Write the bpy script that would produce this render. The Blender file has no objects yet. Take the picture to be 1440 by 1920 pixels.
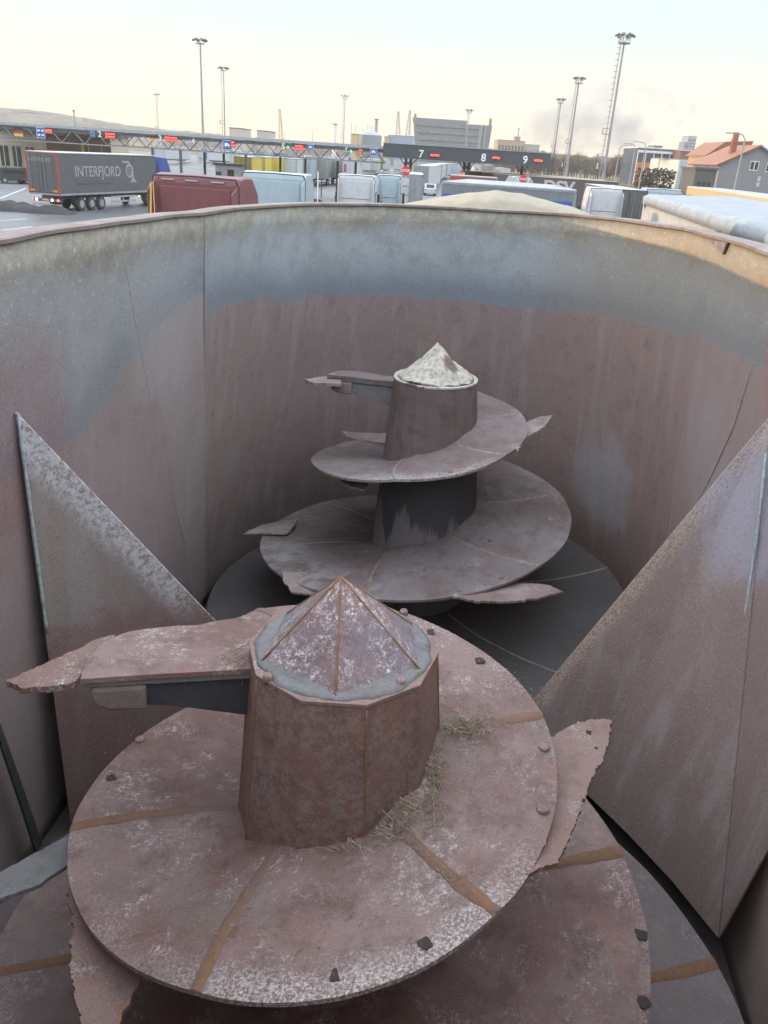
import bpy, math, random
from mathutils import Vector, Matrix, noise as mnoise
rad = math.radians
S = bpy.context.scene
COL = S.collection
# ------------------------------------------------------------------ camera
CAM_H, FPX, PITCH, ROLL = 5.2, 1500.0, 24.0, 3.65
RM = Matrix.Rotation(rad(90 - PITCH), 3, 'X') @ Matrix.Rotation(rad(ROLL), 3, 'Z')
cd = bpy.data.cameras.new('camera')
cam = bpy.data.objects.new('camera', cd); COL.objects.link(cam)
cam.matrix_world = Matrix.Translation((0, 0, CAM_H)) @ RM.to_4x4()
cd.sensor_fit = 'VERTICAL'; cd.sensor_height = 24; cd.lens = 24 * FPX / 1920
cd.clip_start = 0.02; cd.clip_end = 20000
S.camera = cam
# ------------------------------------------------------------------ sky, sun, exposure
SUN_EL, SUN_AZ = 2.2, -80.0          # azimuth from +Y towards +X (negative = left)
w = bpy.data.worlds.new('World'); S.world = w; w.use_nodes = True
wn = w.node_tree.nodes; wl = w.node_tree.links; wn.clear()
sky = wn.new('ShaderNodeTexSky'); sky.sky_type = 'NISHITA'; sky.sun_disc = False
sky.sun_elevation = rad(SUN_EL); sky.sun_rotation = rad(SUN_AZ)
sky.altitude = 50; sky.air_density = 1.0; sky.dust_density = 1.2; sky.ozone_density = 1.0
bg = wn.new('ShaderNodeBackground'); bg.inputs['Strength'].default_value = 0.15
wo = wn.new('ShaderNodeOutputWorld')
# pale evening haze over the clear-sky model: cream low down, pale blue higher, with brightness added overhead to fill the tub
tcw = wn.new('ShaderNodeTexCoord'); sxw = wn.new('ShaderNodeSeparateXYZ'); wl.new(tcw.outputs['Generated'], sxw.inputs[0])
rp_ = wn.new('ShaderNodeValToRGB'); wl.new(sxw.outputs[2], rp_.inputs[0])
els = rp_.color_ramp.elements; els[0].position = 0.0; els[0].color = (.335, .28, .185, 1); els[1].position = 1.0; els[1].color = (.85, .90, 1.0, 1)
for p_, c_ in ((.05, (.315, .295, .225, 1)), (.12, (.25, .295, .295, 1)), (.22, (.235, .315, .37, 1)), (.45, (.82, .86, .96, 1))):
    e_ = els.new(p_); e_.color = c_
sc_ = wn.new('ShaderNodeVectorMath'); sc_.operation = 'SCALE'; sc_.inputs['Scale'].default_value = 10.0; wl.new(rp_.outputs[0], sc_.inputs[0])
mw_ = wn.new('ShaderNodeMix'); mw_.data_type = 'RGBA'; mw_.inputs[0].default_value = .84
wl.new(sky.outputs[0], mw_.inputs[6]); wl.new(sc_.outputs[0], mw_.inputs[7])
wl.new(mw_.outputs[2], bg.inputs[0]); wl.new(bg.outputs[0], wo.inputs[0])
sd = bpy.data.lights.new('sun', 'SUN'); sd.energy = 3.0; sd.angle = rad(0.5); sd.color = (1.0, 0.72, 0.45)
sun = bpy.data.objects.new('sun', sd); COL.objects.link(sun)
sv = Vector((math.sin(rad(SUN_AZ)) * math.cos(rad(SUN_EL)), math.cos(rad(SUN_AZ)) * math.cos(rad(SUN_EL)), math.sin(rad(SUN_EL))))
sun.rotation_euler = sv.to_track_quat('Z', 'Y').to_euler(); sun.location = (0, 0, 60)
S.view_settings.view_transform = 'Standard'; S.view_settings.look = 'None'
S.view_settings.exposure = 1.22; S.view_settings.gamma = 1
# ------------------------------------------------------------------ helpers
CP = Vector((0, 0, CAM_H))
def ray(px, py): return RM @ Vector(((px - 720) / FPX, -(py - 960) / FPX, -1.0))
def atY(px, py, Y): d = ray(px, py); return CP + d * (Y / d.y)
def atZ(px, py, z): d = ray(px, py); return CP + d * ((z - CAM_H) / d.z)
def lin(c):
    return tuple(((x / 255.0) / 12.92 if x <= 10 else ((x / 255.0 + .055) / 1.055) ** 2.4) for x in c)

def lerp_(t, X, Y):
    if t <= X[0]: return Y[0]
    for i in range(len(X) - 1):
        if t <= X[i + 1]: f = (t - X[i]) / max(1e-9, X[i + 1] - X[i]); return Y[i] + (Y[i + 1] - Y[i]) * f
    return Y[-1]

class MB:
    def __init__(s): s.v = []; s.f = []; s.uv = None
    def add(s, vs, fs):
        b = len(s.v); s.v += [tuple(v) for v in vs]; s.f += [tuple(i + b for i in f) for f in fs]; return s
    def box(s, c, d, rz=0, rx=0, ry=0):
        R = Matrix.Rotation(rz, 3, 'Z') @ Matrix.Rotation(ry, 3, 'Y') @ Matrix.Rotation(rx, 3, 'X')
        vs = [Vector(c) + R @ Vector((sx * d[0] / 2, sy * d[1] / 2, sz * d[2] / 2)) for sx in (-1, 1) for sy in (-1, 1) for sz in (-1, 1)]
        return s.add(vs, [(0, 1, 3, 2), (4, 6, 7, 5), (0, 4, 5, 1), (2, 3, 7, 6), (0, 2, 6, 4), (1, 5, 7, 3)])
    def tube(s, a, b, r0, r1=None, n=8):
        a = Vector(a); b = Vector(b); r1 = r0 if r1 is None else r1
        q = (b - a).to_track_quat('Z', 'Y'); vs = []
        for p, r in ((a, r0), (b, r1)):
            for i in range(n): t = 2 * math.pi * i / n; vs.append(p + q @ Vector((r * math.cos(t), r * math.sin(t), 0)))
        fs = [(i, (i + 1) % n, n + (i + 1) % n, n + i) for i in range(n)]
        return s.add(vs, fs + [tuple(range(n - 1, -1, -1)), tuple(range(n, 2 * n))])
    def prism(s, poly, off):            # poly: 3D points (planar), off: extrusion vector
        n = len(poly); off = Vector(off); P = [Vector(p) for p in poly]
        vs = P + [p + off for p in P]
        return s.add(vs, [tuple(range(n)), tuple(range(2 * n - 1, n - 1, -1))] + [(i, n + i, n + (i + 1) % n, (i + 1) % n) for i in range(n)])
    def ring(s, rings, close=False):    # loft closed rings
        n = len(rings[0]); vs = [p for r in rings for p in r]; fs = []
        for k in range(len(rings) - 1):
            for i in range(n): j = (i + 1) % n; fs.append((k * n + i, k * n + j, (k + 1) * n + j, (k + 1) * n + i))
        fs.append(tuple(range(n - 1, -1, -1))); fs.append(tuple((len(rings) - 1) * n + i for i in range(n)))
        return s.add(vs, fs)
    def lathe(s, prof, n=24, c=(0, 0, 0)):
        return s.ring([[(c[0] + r * math.cos(2 * math.pi * i / n), c[1] + r * math.sin(2 * math.pi * i / n), c[2] + z) for i in range(n)] for r, z in prof])
    def build(s, name, mat, parent=None, smooth=False, bevel=0, uv=None):
        me = bpy.data.meshes.new(name); me.from_pydata(s.v, [], s.f); me.validate(); me.update()
        import bmesh
        bm = bmesh.new(); bm.from_mesh(me); bmesh.ops.recalc_face_normals(bm, faces=bm.faces)
        if uv:
            L = bm.loops.layers.uv.new('UVMap')
            for f in bm.faces:
                for l in f.loops: l[L].uv = uv[l.vert.index]
        bm.to_mesh(me); bm.free()
        if smooth:
            for p in me.polygons: p.use_smooth = True
        if mat: me.materials.append(mat)
        o = bpy.data.objects.new(name, me); COL.objects.link(o)
        if parent: o.parent = parent
        if bevel:
            m = o.modifiers.new('bevel', 'BEVEL'); m.width = bevel; m.segments = 2; m.limit_method = 'ANGLE'
        return o

def thing(name, label, cat, loc=(0, 0, 0), rz=0, group=None):
    o = bpy.data.objects.new(name, None); COL.objects.link(o); o.location = loc; o.rotation_euler = (0, 0, rz)
    o.empty_display_size = .2
    o['label'] = label; o['category'] = cat
    if group: o['group'] = group
    return o
def tag(o, label, cat, group=None):
    o['label'] = label; o['category'] = cat
    if group: o['group'] = group
    return o
def struct(o, kind='structure'): o['kind'] = kind; return o
def dup(root, loc, rz, label, group=None, scale=None):
    r = root.copy(); COL.objects.link(r); r.location = loc; r.rotation_euler = (0, 0, rz); r['label'] = label
    if scale: r.scale = scale
    if group: r['group'] = group
    for ch in [c for c in bpy.data.objects if c.parent == root]:
        c = ch.copy(); COL.objects.link(c); c.parent = r
        for g in [k for k in bpy.data.objects if k.parent == ch]:
            d = g.copy(); COL.objects.link(d); d.parent = c
    return r

# ------------------------------------------------------------------ materials
class N:
    def __init__(s, name, rough=.8, spec=.3, metal=0):
        s.m = bpy.data.materials.new(name); s.m.use_nodes = True; s.t = s.m.node_tree; s.t.nodes.clear()
        s.b = s.t.nodes.new('ShaderNodeBsdfPrincipled'); s.o = s.t.nodes.new('ShaderNodeOutputMaterial')
        s.t.links.new(s.b.outputs[0], s.o.inputs[0])
        s.b.inputs['Roughness'].default_value = rough; s.b.inputs['Metallic'].default_value = metal
        s.b.inputs['Specular IOR Level'].default_value = spec
        s.tc = s.t.nodes.new('ShaderNodeTexCoord')
    def lk(s, a, b): s.t.links.new(a, b)
    def val(s, x, inp):
        if hasattr(x, 'is_output') or isinstance(x, bpy.types.NodeSocket): s.lk(x, inp)
        else:
            if isinstance(x, (tuple, list)) and len(x) == 3 and inp.type == 'RGBA': x = (*x, 1)
            inp.default_value = x
    def noise(s, scale, detail=5, rough=.6, vec=None, dist=0, sc3=None, off=0):
        n = s.t.nodes.new('ShaderNodeTexNoise'); n.inputs['Scale'].default_value = scale; n.inputs['Detail'].default_value = detail
        n.inputs['Roughness'].default_value = rough; n.inputs['Distortion'].default_value = dist
        v = vec or s.tc.outputs['Object']
        if sc3 or off:
            mp = s.t.nodes.new('ShaderNodeMapping'); s.lk(v, mp.inputs[0])
            if sc3: mp.inputs['Scale'].default_value = sc3
            mp.inputs['Location'].default_value = (off, off * 1.3, off * .7); v = mp.outputs[0]
        s.lk(v, n.inputs['Vector']); return n.outputs[0]
    def ramp(s, x, lo, hi):            # smoothstep lo->hi
        n = s.t.nodes.new('ShaderNodeMapRange'); n.interpolation_type = 'SMOOTHSTEP'
        s.val(x, n.inputs[0]); s.val(lo, n.inputs[1]); s.val(hi, n.inputs[2]); return n.outputs[0]
    def mt(s, op, a, b=0.0, c=0.0, clamp=False):
        n = s.t.nodes.new('ShaderNodeMath'); n.operation = op; n.use_clamp = clamp
        s.val(a, n.inputs[0]); s.val(b, n.inputs[1]); s.val(c, n.inputs[2]); return n.outputs[0]
    def mix(s, f, a, b, mode='MIX'):
        n = s.t.nodes.new('ShaderNodeMix'); n.data_type = 'RGBA'; n.blend_type = mode
        s.val(f, n.inputs[0]); s.val(a, n.inputs[6]); s.val(b, n.inputs[7]); return n.outputs[2]
    def xyz(s, v=None):
        n = s.t.nodes.new('ShaderNodeSeparateXYZ'); s.lk(v or s.tc.outputs['Object'], n.inputs[0]); return n.outputs
    def blob(s, c, r):                 # 1 inside a soft ball round c
        n = s.t.nodes.new('ShaderNodeVectorMath'); n.operation = 'DISTANCE'; s.lk(s.tc.outputs['Object'], n.inputs[0]); n.inputs[1].default_value = c
        d = s.mt('ADD', n.outputs['Value'], s.mt('MULTIPLY', s.mt('SUBTRACT', s.noise(4, 6, .7), .5), r * 1.2))
        return s.ramp(d, r, r * .45)
    def color(s, c): s.val(c, s.b.inputs['Base Color'])
    def bump(s, h, strength=.3, dist=.01):
        n = s.t.nodes.new('ShaderNodeBump'); n.inputs['Strength'].default_value = strength; n.inputs['Distance'].default_value = dist
        s.lk(h, n.inputs['Height']); s.lk(n.outputs[0], s.b.inputs['Normal'])

def flat(name, c, rough=.6, dirt=.25, scale=3, spec=.3, metal=0):
    n = N(name, rough, spec, metal); a = n.noise(scale, 6, .65)
    n.color(n.mix(n.ramp(a, .35, .75), c, tuple(x * (1 - dirt) for x in c))); return n.m
def glow(name, c, st):
    n = N(name); n.color((.02, .02, .02)); n.b.inputs['Emission Color'].default_value = (*c, 1); n.b.inputs['Emission Strength'].default_value = st
    return n.m

def rust_plate(name, base, alt, fleck, amount=.5, uvwear=False, orange=.3, dark=None, off=0, fl=1.0, fs=1.0):
    n = N(name, .62, .4)
    big = n.noise(2.2, 5, .6, off=off); mid = n.noise(11, 7, .65, off=off + 3); fine = n.noise(70 * fs, 8, .78, off=off)
    c = n.mix(n.ramp(big, .35, .68), base, alt)
    c = n.mix(n.mt('MULTIPLY', n.ramp(mid, .46, .66), .5), c, tuple(x * .52 for x in base))
    c = n.mix(n.mt('MULTIPLY', n.ramp(n.noise(5, 6, .7, off=off + 7), .56, .75), orange), c, (.30, .125, .045))
    if uvwear:
        sc_ = n.noise(1, 5, .7, vec=n.tc.outputs['UV'], sc3=(22, 48, 1), off=off)
        c = n.mix(n.mt('MULTIPLY', n.ramp(sc_, .60, .74), .10), c, fleck)
        c = n.mix(n.mt('MULTIPLY', n.ramp(sc_, .40, .28), .15), c, tuple(x * .5 for x in base))
    g = n.mt('MULTIPLY', n.ramp(n.noise(3.2 * fs, 7, .74, off=off + 11), .60 - .12 * amount, .76 - .1 * amount), n.ramp(n.noise(24 * fs, 6, .75, off=off + 5), .42, .60))
    if uvwear:
        u = n.xyz(n.tc.outputs['UV'])
        e = n.mt('MULTIPLY', n.mt('MULTIPLY', n.ramp(u[1], .70, 1.05), n.ramp(n.noise(2.6, 5, .65, off=off + 9), .46, .70)), .8)
        e2 = n.mt('MULTIPLY', n.ramp(n.mt('ADD', u[1], n.mt('MULTIPLY', n.noise(7, 5, .7, off=off), .5)), 1.0, 1.2), n.mt('MULTIPLY', n.ramp(u[0], .55, .66), n.ramp(u[0], .88, .74)))
        g = n.mt('MAXIMUM', g, n.mt('MAXIMUM', e, n.mt('MULTIPLY', e2, .95)))
    f = n.mt('MULTIPLY', g, n.ramp(fine, .50 - .06 * fl, .60), clamp=True)
    c = n.mix(n.mt('MULTIPLY', f, .8 * fl), c, fleck)
    sp = n.ramp(n.noise(160, 3, .6, off=off), .66, .73)
    c = n.mix(n.mt('MULTIPLY', sp, .5), c, fleck)
    pit = n.ramp(n.noise(38, 3, .6, off=off + 2), .70, .76)
    c = n.mix(n.mt('MULTIPLY', pit, .7), c, tuple(x * .3 for x in base))
    if dark: c = dark(n, c)
    gr = n.noise(210, 3, .8, off=off)
    c = n.mix(n.mt('MULTIPLY', n.ramp(gr, .5, .72), .38), c, tuple(min(1, x * 2.1 + .03) for x in base))
    c = n.mix(n.mt('MULTIPLY', n.ramp(gr, .5, .30), .5), c, tuple(x * .45 for x in base))
    n.color(c)
    n.bump(n.mt('ADD', n.mt('MULTIPLY', fine, .7), n.mt('ADD', mid, n.mt('MULTIPLY', f, .4))), .45, .006)
    return n.m

FL = (.56, .54, .52)
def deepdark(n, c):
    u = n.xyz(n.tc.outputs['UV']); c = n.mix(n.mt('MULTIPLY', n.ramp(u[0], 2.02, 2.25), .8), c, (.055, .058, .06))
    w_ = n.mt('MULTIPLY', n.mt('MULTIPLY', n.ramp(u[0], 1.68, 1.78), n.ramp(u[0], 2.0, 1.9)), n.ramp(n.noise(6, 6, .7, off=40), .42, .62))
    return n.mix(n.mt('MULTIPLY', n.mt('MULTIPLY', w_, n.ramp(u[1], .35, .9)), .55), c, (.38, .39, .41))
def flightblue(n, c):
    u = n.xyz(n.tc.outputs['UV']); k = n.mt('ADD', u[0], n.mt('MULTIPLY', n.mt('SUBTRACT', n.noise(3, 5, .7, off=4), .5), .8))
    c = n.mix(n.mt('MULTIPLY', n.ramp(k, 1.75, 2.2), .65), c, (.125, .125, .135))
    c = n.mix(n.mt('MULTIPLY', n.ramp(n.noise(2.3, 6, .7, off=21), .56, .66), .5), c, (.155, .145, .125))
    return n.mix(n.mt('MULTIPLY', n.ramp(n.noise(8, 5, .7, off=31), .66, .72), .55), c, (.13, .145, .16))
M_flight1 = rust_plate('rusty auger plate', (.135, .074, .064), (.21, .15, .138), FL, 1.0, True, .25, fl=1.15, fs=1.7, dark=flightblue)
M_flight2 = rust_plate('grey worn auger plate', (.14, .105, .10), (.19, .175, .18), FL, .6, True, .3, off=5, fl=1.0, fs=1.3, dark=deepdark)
M_knife = rust_plate('rusty knife', (.165, .098, .080), (.195, .135, .12), FL, 1.1, False, .9, off=9, fs=1.5)
M_weld = rust_plate('orange rust weld', (.20, .10, .045), (.165, .09, .055), (.35, .25, .18), .4, False, .5, off=2, fl=.3)
M_bluegrey = rust_plate('blue grey caked dirt', (.12, .12, .12), (.165, .168, .17), (.4, .42, .42), .6, False, .5, off=4, fs=1.5)
def weldm(name, a, b, plate, r0, r1):
    n = N(name, .7, .3); x, y, z = n.xyz(); r = n.mt('POWER', n.mt('ADD', n.mt('MULTIPLY', x, x), n.mt('MULTIPLY', y, y)), .5)
    o = n.mix(n.ramp(n.noise(40, 6, .7), .35, .65), a, b); k = n.mt('MULTIPLY', n.ramp(n.mt('ADD', r, n.mt('MULTIPLY', n.noise(9, 5, .7), .5)), r0, r1), n.ramp(n.noise(60, 6, .75), .30, .50))
    n.color(n.mix(k, plate, o)); n.bump(n.noise(120, 4, .7), .5, .006); return n.m
M_weld1 = weldm('orange weld', (.19, .10, .05), (.135, .08, .052), (.15, .10, .09), .55, .95)
M_weld2 = weldm('pale weld', (.20, .12, .07), (.28, .27, .26), (.15, .125, .12), .3, .9)
M_dark = rust_plate('dark greasy steel', (.035, .04, .045), (.06, .06, .06), (.2, .2, .2), .0, False, .1, off=6, fl=.3)
M_cone = rust_plate('speckled cap paint', (.17, .10, .095), (.125, .135, .17), (.66, .62, .61), 1.6, False, .6, off=3, fl=1.35, fs=2.0)
def blackdrip(n, c):
    z = n.xyz()[2]
    k = n.mt('ADD', z, n.mt('MULTIPLY', n.mt('SUBTRACT', n.noise(6.5, 4, .6, sc3=(1, 1, .12)), .5), 1.3))
    return n.mix(n.mt('MULTIPLY', n.ramp(k, .90, 1.02), n.ramp(z, 1.34, 1.28)), n.mix(n.ramp(z, 1.3, 1.0), c, (.15, .14, .14)), (.045, .045, .05))
def patina(n, c):
    g = n.mt('MULTIPLY', n.ramp(n.noise(38, 9, .8, off=3), .465, .53), n.ramp(n.noise(5, 4), .32, .55))
    c = n.mix(n.mt('MULTIPLY', g, .6), c, (.20, .185, .165))
    st = n.mt('MULTIPLY', n.ramp(n.noise(10, 4, .6, sc3=(1, 1, .12)), .56, .72), .5)
    return n.mix(st, c, (.30, .12, .05))
M_drum1 = rust_plate('red brown painted drum', (.155, .092, .078), (.16, .084, .072), (.33, .32, .28), .2, False, .35, dark=patina, off=1, fl=.5)
M_drum2 = rust_plate('dark brown drum', (.10, .074, .068), (.135, .11, .105), (.3, .29, .27), .2, False, .15, dark=blackdrip, off=8, fl=.4)
def lime():
    n = N('lime white deposit', .95, .2); a = n.noise(35, 8, .75); b = n.noise(5, 5, .7)
    c = n.mix(n.ramp(a, .35, .6), (.30, .285, .24), (.52, .50, .44)); c = n.mix(n.ramp(b, .57, .62), c, (.17, .10, .085)); c = n.mix(n.mt('MULTIPLY', n.blob((.10, -.07, 2.0), .085), .85), c, (.15, .095, .08))
    n.color(c); n.bump(a, .9, .02); return n.m
M_lime = lime()

def wall_mat(wedge=False):
    n = N('tub wall steel' if not wedge else 'wedge steel', .55, .45)
    x, y, z = n.xyz()
    fine = n.noise(95, 6, .7); mid = n.noise(7, 6, .6); big = n.noise(1.1, 4, .55); streak = n.noise(9, 5, .6, sc3=(1, 1, .1))
    uvv = n.xyz(n.tc.outputs['UV'])
    zz = n.mt('ADD', z, n.mt('MULTIPLY', n.mt('SUBTRACT', n.noise(1.6, 7, .62, off=2), .5), .34))
    ve = n.mt('ADD', uvv[1], n.mt('MULTIPLY', n.mt('SUBTRACT', n.noise(7, 7, .7, off=2), .5), .10))
    zz = n.mt('ADD', zz, n.mt('MULTIPLY', n.mt('SUBTRACT', n.noise(26, 4, .7), .5), .05))
    low = n.mix(n.ramp(big, .38, .62), (.245, .192, .186), (.27, .21, .19))
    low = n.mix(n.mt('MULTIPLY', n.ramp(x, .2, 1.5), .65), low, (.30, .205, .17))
    low = n.mix(n.mt('MULTIPLY', n.ramp(mid, .5, .72), .5), low, (.17, .12, .10))
    low = n.mix(n.mt('MULTIPLY', n.ramp(streak, .50, .66), .42), low, (.32, .29, .275))
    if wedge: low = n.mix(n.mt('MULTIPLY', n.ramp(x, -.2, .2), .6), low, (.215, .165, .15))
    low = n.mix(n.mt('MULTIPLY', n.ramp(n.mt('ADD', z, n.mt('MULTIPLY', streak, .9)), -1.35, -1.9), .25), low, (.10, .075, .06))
    if not wedge:
        pu = n.mt('MULTIPLY', n.ramp(uvv[0], PU[0] - .0006, PU[0] + .0006), n.ramp(uvv[0], PU[1] + .0006, PU[1] - .0006))  # panel between fold and seam lightened: shading of its bend put into colour
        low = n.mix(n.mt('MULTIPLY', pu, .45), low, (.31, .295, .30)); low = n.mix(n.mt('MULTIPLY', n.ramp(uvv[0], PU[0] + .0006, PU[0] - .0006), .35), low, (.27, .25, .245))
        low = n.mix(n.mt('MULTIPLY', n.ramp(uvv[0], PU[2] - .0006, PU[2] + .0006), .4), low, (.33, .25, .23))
        band = n.mix(n.ramp(ve, .02, .38), (.20, .25, .30), (.35, .41, .44))
        band = n.mix(n.mt('MULTIPLY', n.ramp(mid, .42, .68), .35), band, (.17, .19, .19))
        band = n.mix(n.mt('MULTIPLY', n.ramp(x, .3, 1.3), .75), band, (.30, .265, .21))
        band = n.mix(n.mt('MULTIPLY', n.ramp(y, 2.9, 1.4), .6), band, (.24, .235, .225))
        top = n.mix(n.ramp(n.noise(12, 6, .7), .4, .65), (.19, .175, .13), (.32, .285, .205))
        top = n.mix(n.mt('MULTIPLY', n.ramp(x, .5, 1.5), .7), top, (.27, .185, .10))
        band = n.mix(.12, band, low); c = n.mix(n.ramp(ve, -.014, .024), low, band)
        dk = n.mt('MULTIPLY', n.ramp(ve, -.01, .03), n.ramp(ve, .22, .06))
        c = n.mix(n.mt('MULTIPLY', dk, .35), c, (.16, .185, .20))
        c = n.mix(n.mt('MULTIPLY', n.blob((-1.33, 2.2, -.55), .55), .35), c, (.36, .36, .37))
        c = n.mix(n.mt('MULTIPLY', n.ramp(zz, -.25, -.05), .8), c, top)
        c = n.mix(n.mt('MULTIPLY', n.blob((-1.5, .75, -.75), .6), .38), c, (.22, .085, .075))
        c = n.mix(n.mt('MULTIPLY', n.blob((1.6, 1.5, -.38), .45), .7), c, (.42, .10, .08))
        c = n.mix(n.mt('MULTIPLY', n.mt('MULTIPLY', n.ramp(zz, -.55, -.3), n.ramp(n.noise(30, 5, .7), .58, .66)), .5), c, (.5, .48, .42))
        for p, r, k, cc in (((1.2, 3.9, -1.9), .45, .5, (.36, .38, .42)), ((-1.5, 3.3, -1.7), .2, .5, (.28, .27, .26)), ((1.5, 2.5, -1.1), .5, .3, (.32, .30, .34))):
            c = n.mix(n.mt('MULTIPLY', n.blob(p, r), k), c, cc)
    else:
        u, v, _ = n.xyz(n.tc.outputs['UV'])
        c = low
        c = n.mix(n.mt('MULTIPLY', n.ramp(streak, .45, .7), .35), c, (.33, .30, .30))
        side = n.ramp(x, .2, -.2)
        wd = n.mt('ADD', u, n.mt('MULTIPLY', n.mt('SUBTRACT', n.noise(6, 5, .7), .5), .1))
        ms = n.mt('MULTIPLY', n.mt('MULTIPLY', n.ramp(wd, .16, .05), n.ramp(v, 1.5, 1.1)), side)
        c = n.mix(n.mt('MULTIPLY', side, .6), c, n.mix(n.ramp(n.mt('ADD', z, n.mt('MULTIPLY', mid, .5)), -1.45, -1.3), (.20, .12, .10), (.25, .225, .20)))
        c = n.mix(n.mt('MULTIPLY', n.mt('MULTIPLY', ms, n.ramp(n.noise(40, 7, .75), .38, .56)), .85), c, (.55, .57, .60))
        rs = n.mt('MULTIPLY', n.ramp(wd, .09, .02), n.ramp(x, -.2, .2))
        c = n.mix(n.mt('MULTIPLY', n.mt('MULTIPLY', rs, n.ramp(fine, .4, .6)), .7), c, (.50, .40, .30))
        c = n.mix(n.mt('MULTIPLY', n.blob((1.45, 1.3, -.95), .4), .6), c, (.34, .34, .42))
    c = n.mix(n.mt('MULTIPLY', n.ramp(fine, .54, .68), .45), c, (.42, .40, .39))
    c = n.mix(n.mt('MULTIPLY', n.ramp(fine, .46, .34), .4), c, (.07, .06, .06))
    n.color(c); n.bump(n.mt('ADD', fine, n.mt('MULTIPLY', mid, .8)), .35, .006); return n.m
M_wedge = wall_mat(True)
M_rim = rust_plate('rim rust', (.19, .145, .13), (.25, .22, .21), (.5, .5, .5), .9, False, .3, off=12)
M_floor = rust_plate('dark tub floor', (.075, .068, .064), (.10, .085, .075), (.2, .2, .2), .0, False, .3, off=14, fl=.2)
M_mud = rust_plate('caked mud', (.13, .11, .095), (.18, .155, .135), (.3, .28, .25), .6, False, .2, off=23, fs=1.4)
M_straw = flat('dry straw', (.33, .29, .20), .9, .6, 60)

# ================================================================== THE MIXER
TH, TILT = rad(6.7), rad(-0.85)
X_ = Vector((math.cos(TH), -math.sin(TH), 0)) * math.cos(TILT) - Vector((0, 0, 1)) * math.sin(TILT)
Y_ = Vector((math.sin(TH), math.cos(TH), 0)); Z_ = X_.cross(Y_)
BM = Matrix((X_, Y_, Z_)).transposed()
ORG = Vector((-.1067, 1.95, -.335)) + CP
def hl(px, py, ax, v):                # pixel ray meets a plane of the tub's own frame
    d = BM.transposed() @ ray(px, py); o = BM.transposed() @ (CP - ORG); t = (v - o[ax]) / d[ax]; return o + d * t
def mroot(name, label, cat, base=(0, 0, 0), group=None):
    r = thing(name, label, cat, group=group); r.matrix_world = Matrix.Translation(ORG + BM @ Vector(base)) @ BM.to_4x4(); return r
DEP = -2.85
tub = mroot('feed_mixer_tub', 'big open rusty steel mixer tub with rounded end that holds both augers', 'mixer tub')
# rim outline: visible part traced on the rim plane, the rest closes the oval
rimpx = [(0, 459), (60, 448), (130, 436), (200, 426), (267, 417), (325, 409), (383, 403), (425, 397), (467, 393), (515, 389), (560, 387), (640, 386), (720, 387), (810, 391), (900, 396), (990, 401), (1080, 407), (1145, 414), (1200, 422), (1245, 428), (1280, 433), (1340, 447), (1390, 462), (1440, 479)]
vis = [hl(x, y, 2, 0.0) for x, y in rimpx]
vis = [Vector((p.x, p.y, 0)) for p in vis]
rim = [Vector((-1.36, -.2, 0)), Vector((-1.40, .3, 0))] + vis[0:] + [Vector((1.56, 1.4, 0)), Vector((1.56, .6, 0)), Vector((1.55, -.2, 0))]
for k in range(1, 12):
    t = math.pi * k / 12; rim.append(Vector((.09 + 1.46 * math.cos(t), -.3 - 1.55 * math.sin(t), 0)))
def resample(P, n):
    Q = P + [P[0]]; d = [0]
    for i in range(len(P)): d.append(d[-1] + (Q[i + 1] - Q[i]).length)
    out = []; j = 0
    for k in range(n):
        t = d[-1] * k / n
        while d[j + 1] < t: j += 1
        out.append(Q[j].lerp(Q[j + 1], (t - d[j]) / (d[j + 1] - d[j])))
    return out
NR = 260
R0 = resample(rim, NR)
for _ in range(3): R0 = [(R0[i - 1] + R0[i] * 2 + R0[(i + 1) % NR]) / 4 for i in range(NR)]
def botpt(p):                         # foot of the wall below a rim point: circles round the augers, flat sides between
    RB = 1.63
    sx = math.copysign(1, p.x)
    YC, YS = (1.75, 2.5) if p.x < 0 else (1.9, 2.9)      # top of the fold, top of the sheet seam
    if p.y > YS:
        a = math.atan2(p.y - 2.35, abs(p.x)); a0_ = math.atan2(YS - 2.35, 1.35); a = (a - a0_) / (math.pi / 2 - a0_) * math.pi / 2
        return Vector((sx * RB * math.cos(a), 3.12 + RB * math.sin(a), DEP))
    if p.y > YC: return Vector((sx * RB, 3.0 + .12 * (p.y - YC) / (YS - YC), DEP))
    if p.y > .2: return Vector((sx * RB, .2 + (p.y - .2) * 2.8 / (YC - .2), DEP))
    if p.y < .1:
        d = Vector((p.x, p.y - .1, 0)).normalized(); return Vector((d.x * RB, .0 + d.y * RB * 1.05, DEP))
    return Vector((sx * RB, p.y, DEP))
B0 = [botpt(p) for p in R0]
def wallpt(px, py, off=.002):
    d = BM.transposed() @ ray(px, py); o = BM.transposed() @ (CP - ORG); best = None
    for k in range(0, 2200):
        t = .8 + k * .004; p = o + d * t
        if p.z > 0: continue
        q = -p.z / -DEP
        # inside test against the lofted outline at this depth
        a = math.atan2(p.y - 1.5, p.x); ins = False; n = NR; j = n - 1; f = p.z / DEP
        for i in range(0, n):
            A = R0[i].lerp(B0[i], f); Bq = R0[j].lerp(B0[j], f)
            if (A.y > p.y) != (Bq.y > p.y) and p.x < (Bq.x - A.x) * (p.y - A.y) / (Bq.y - A.y + 1e-9) + A.x: ins = not ins
            j = i
        if not ins: return p - d.normalized() * off
    return p
cols_ = [min(range(NR), key=lambda i: (R0[i] - Vector((x, y, 0))).length) for x, y in ((-1.34, 1.75), (-1.28, 2.5), (1.53, 1.9), (1.5, 2.9))]
PU = (cols_[0] / NR, cols_[1] / NR, cols_[3] / NR); M_wall = wall_mat()
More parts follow.
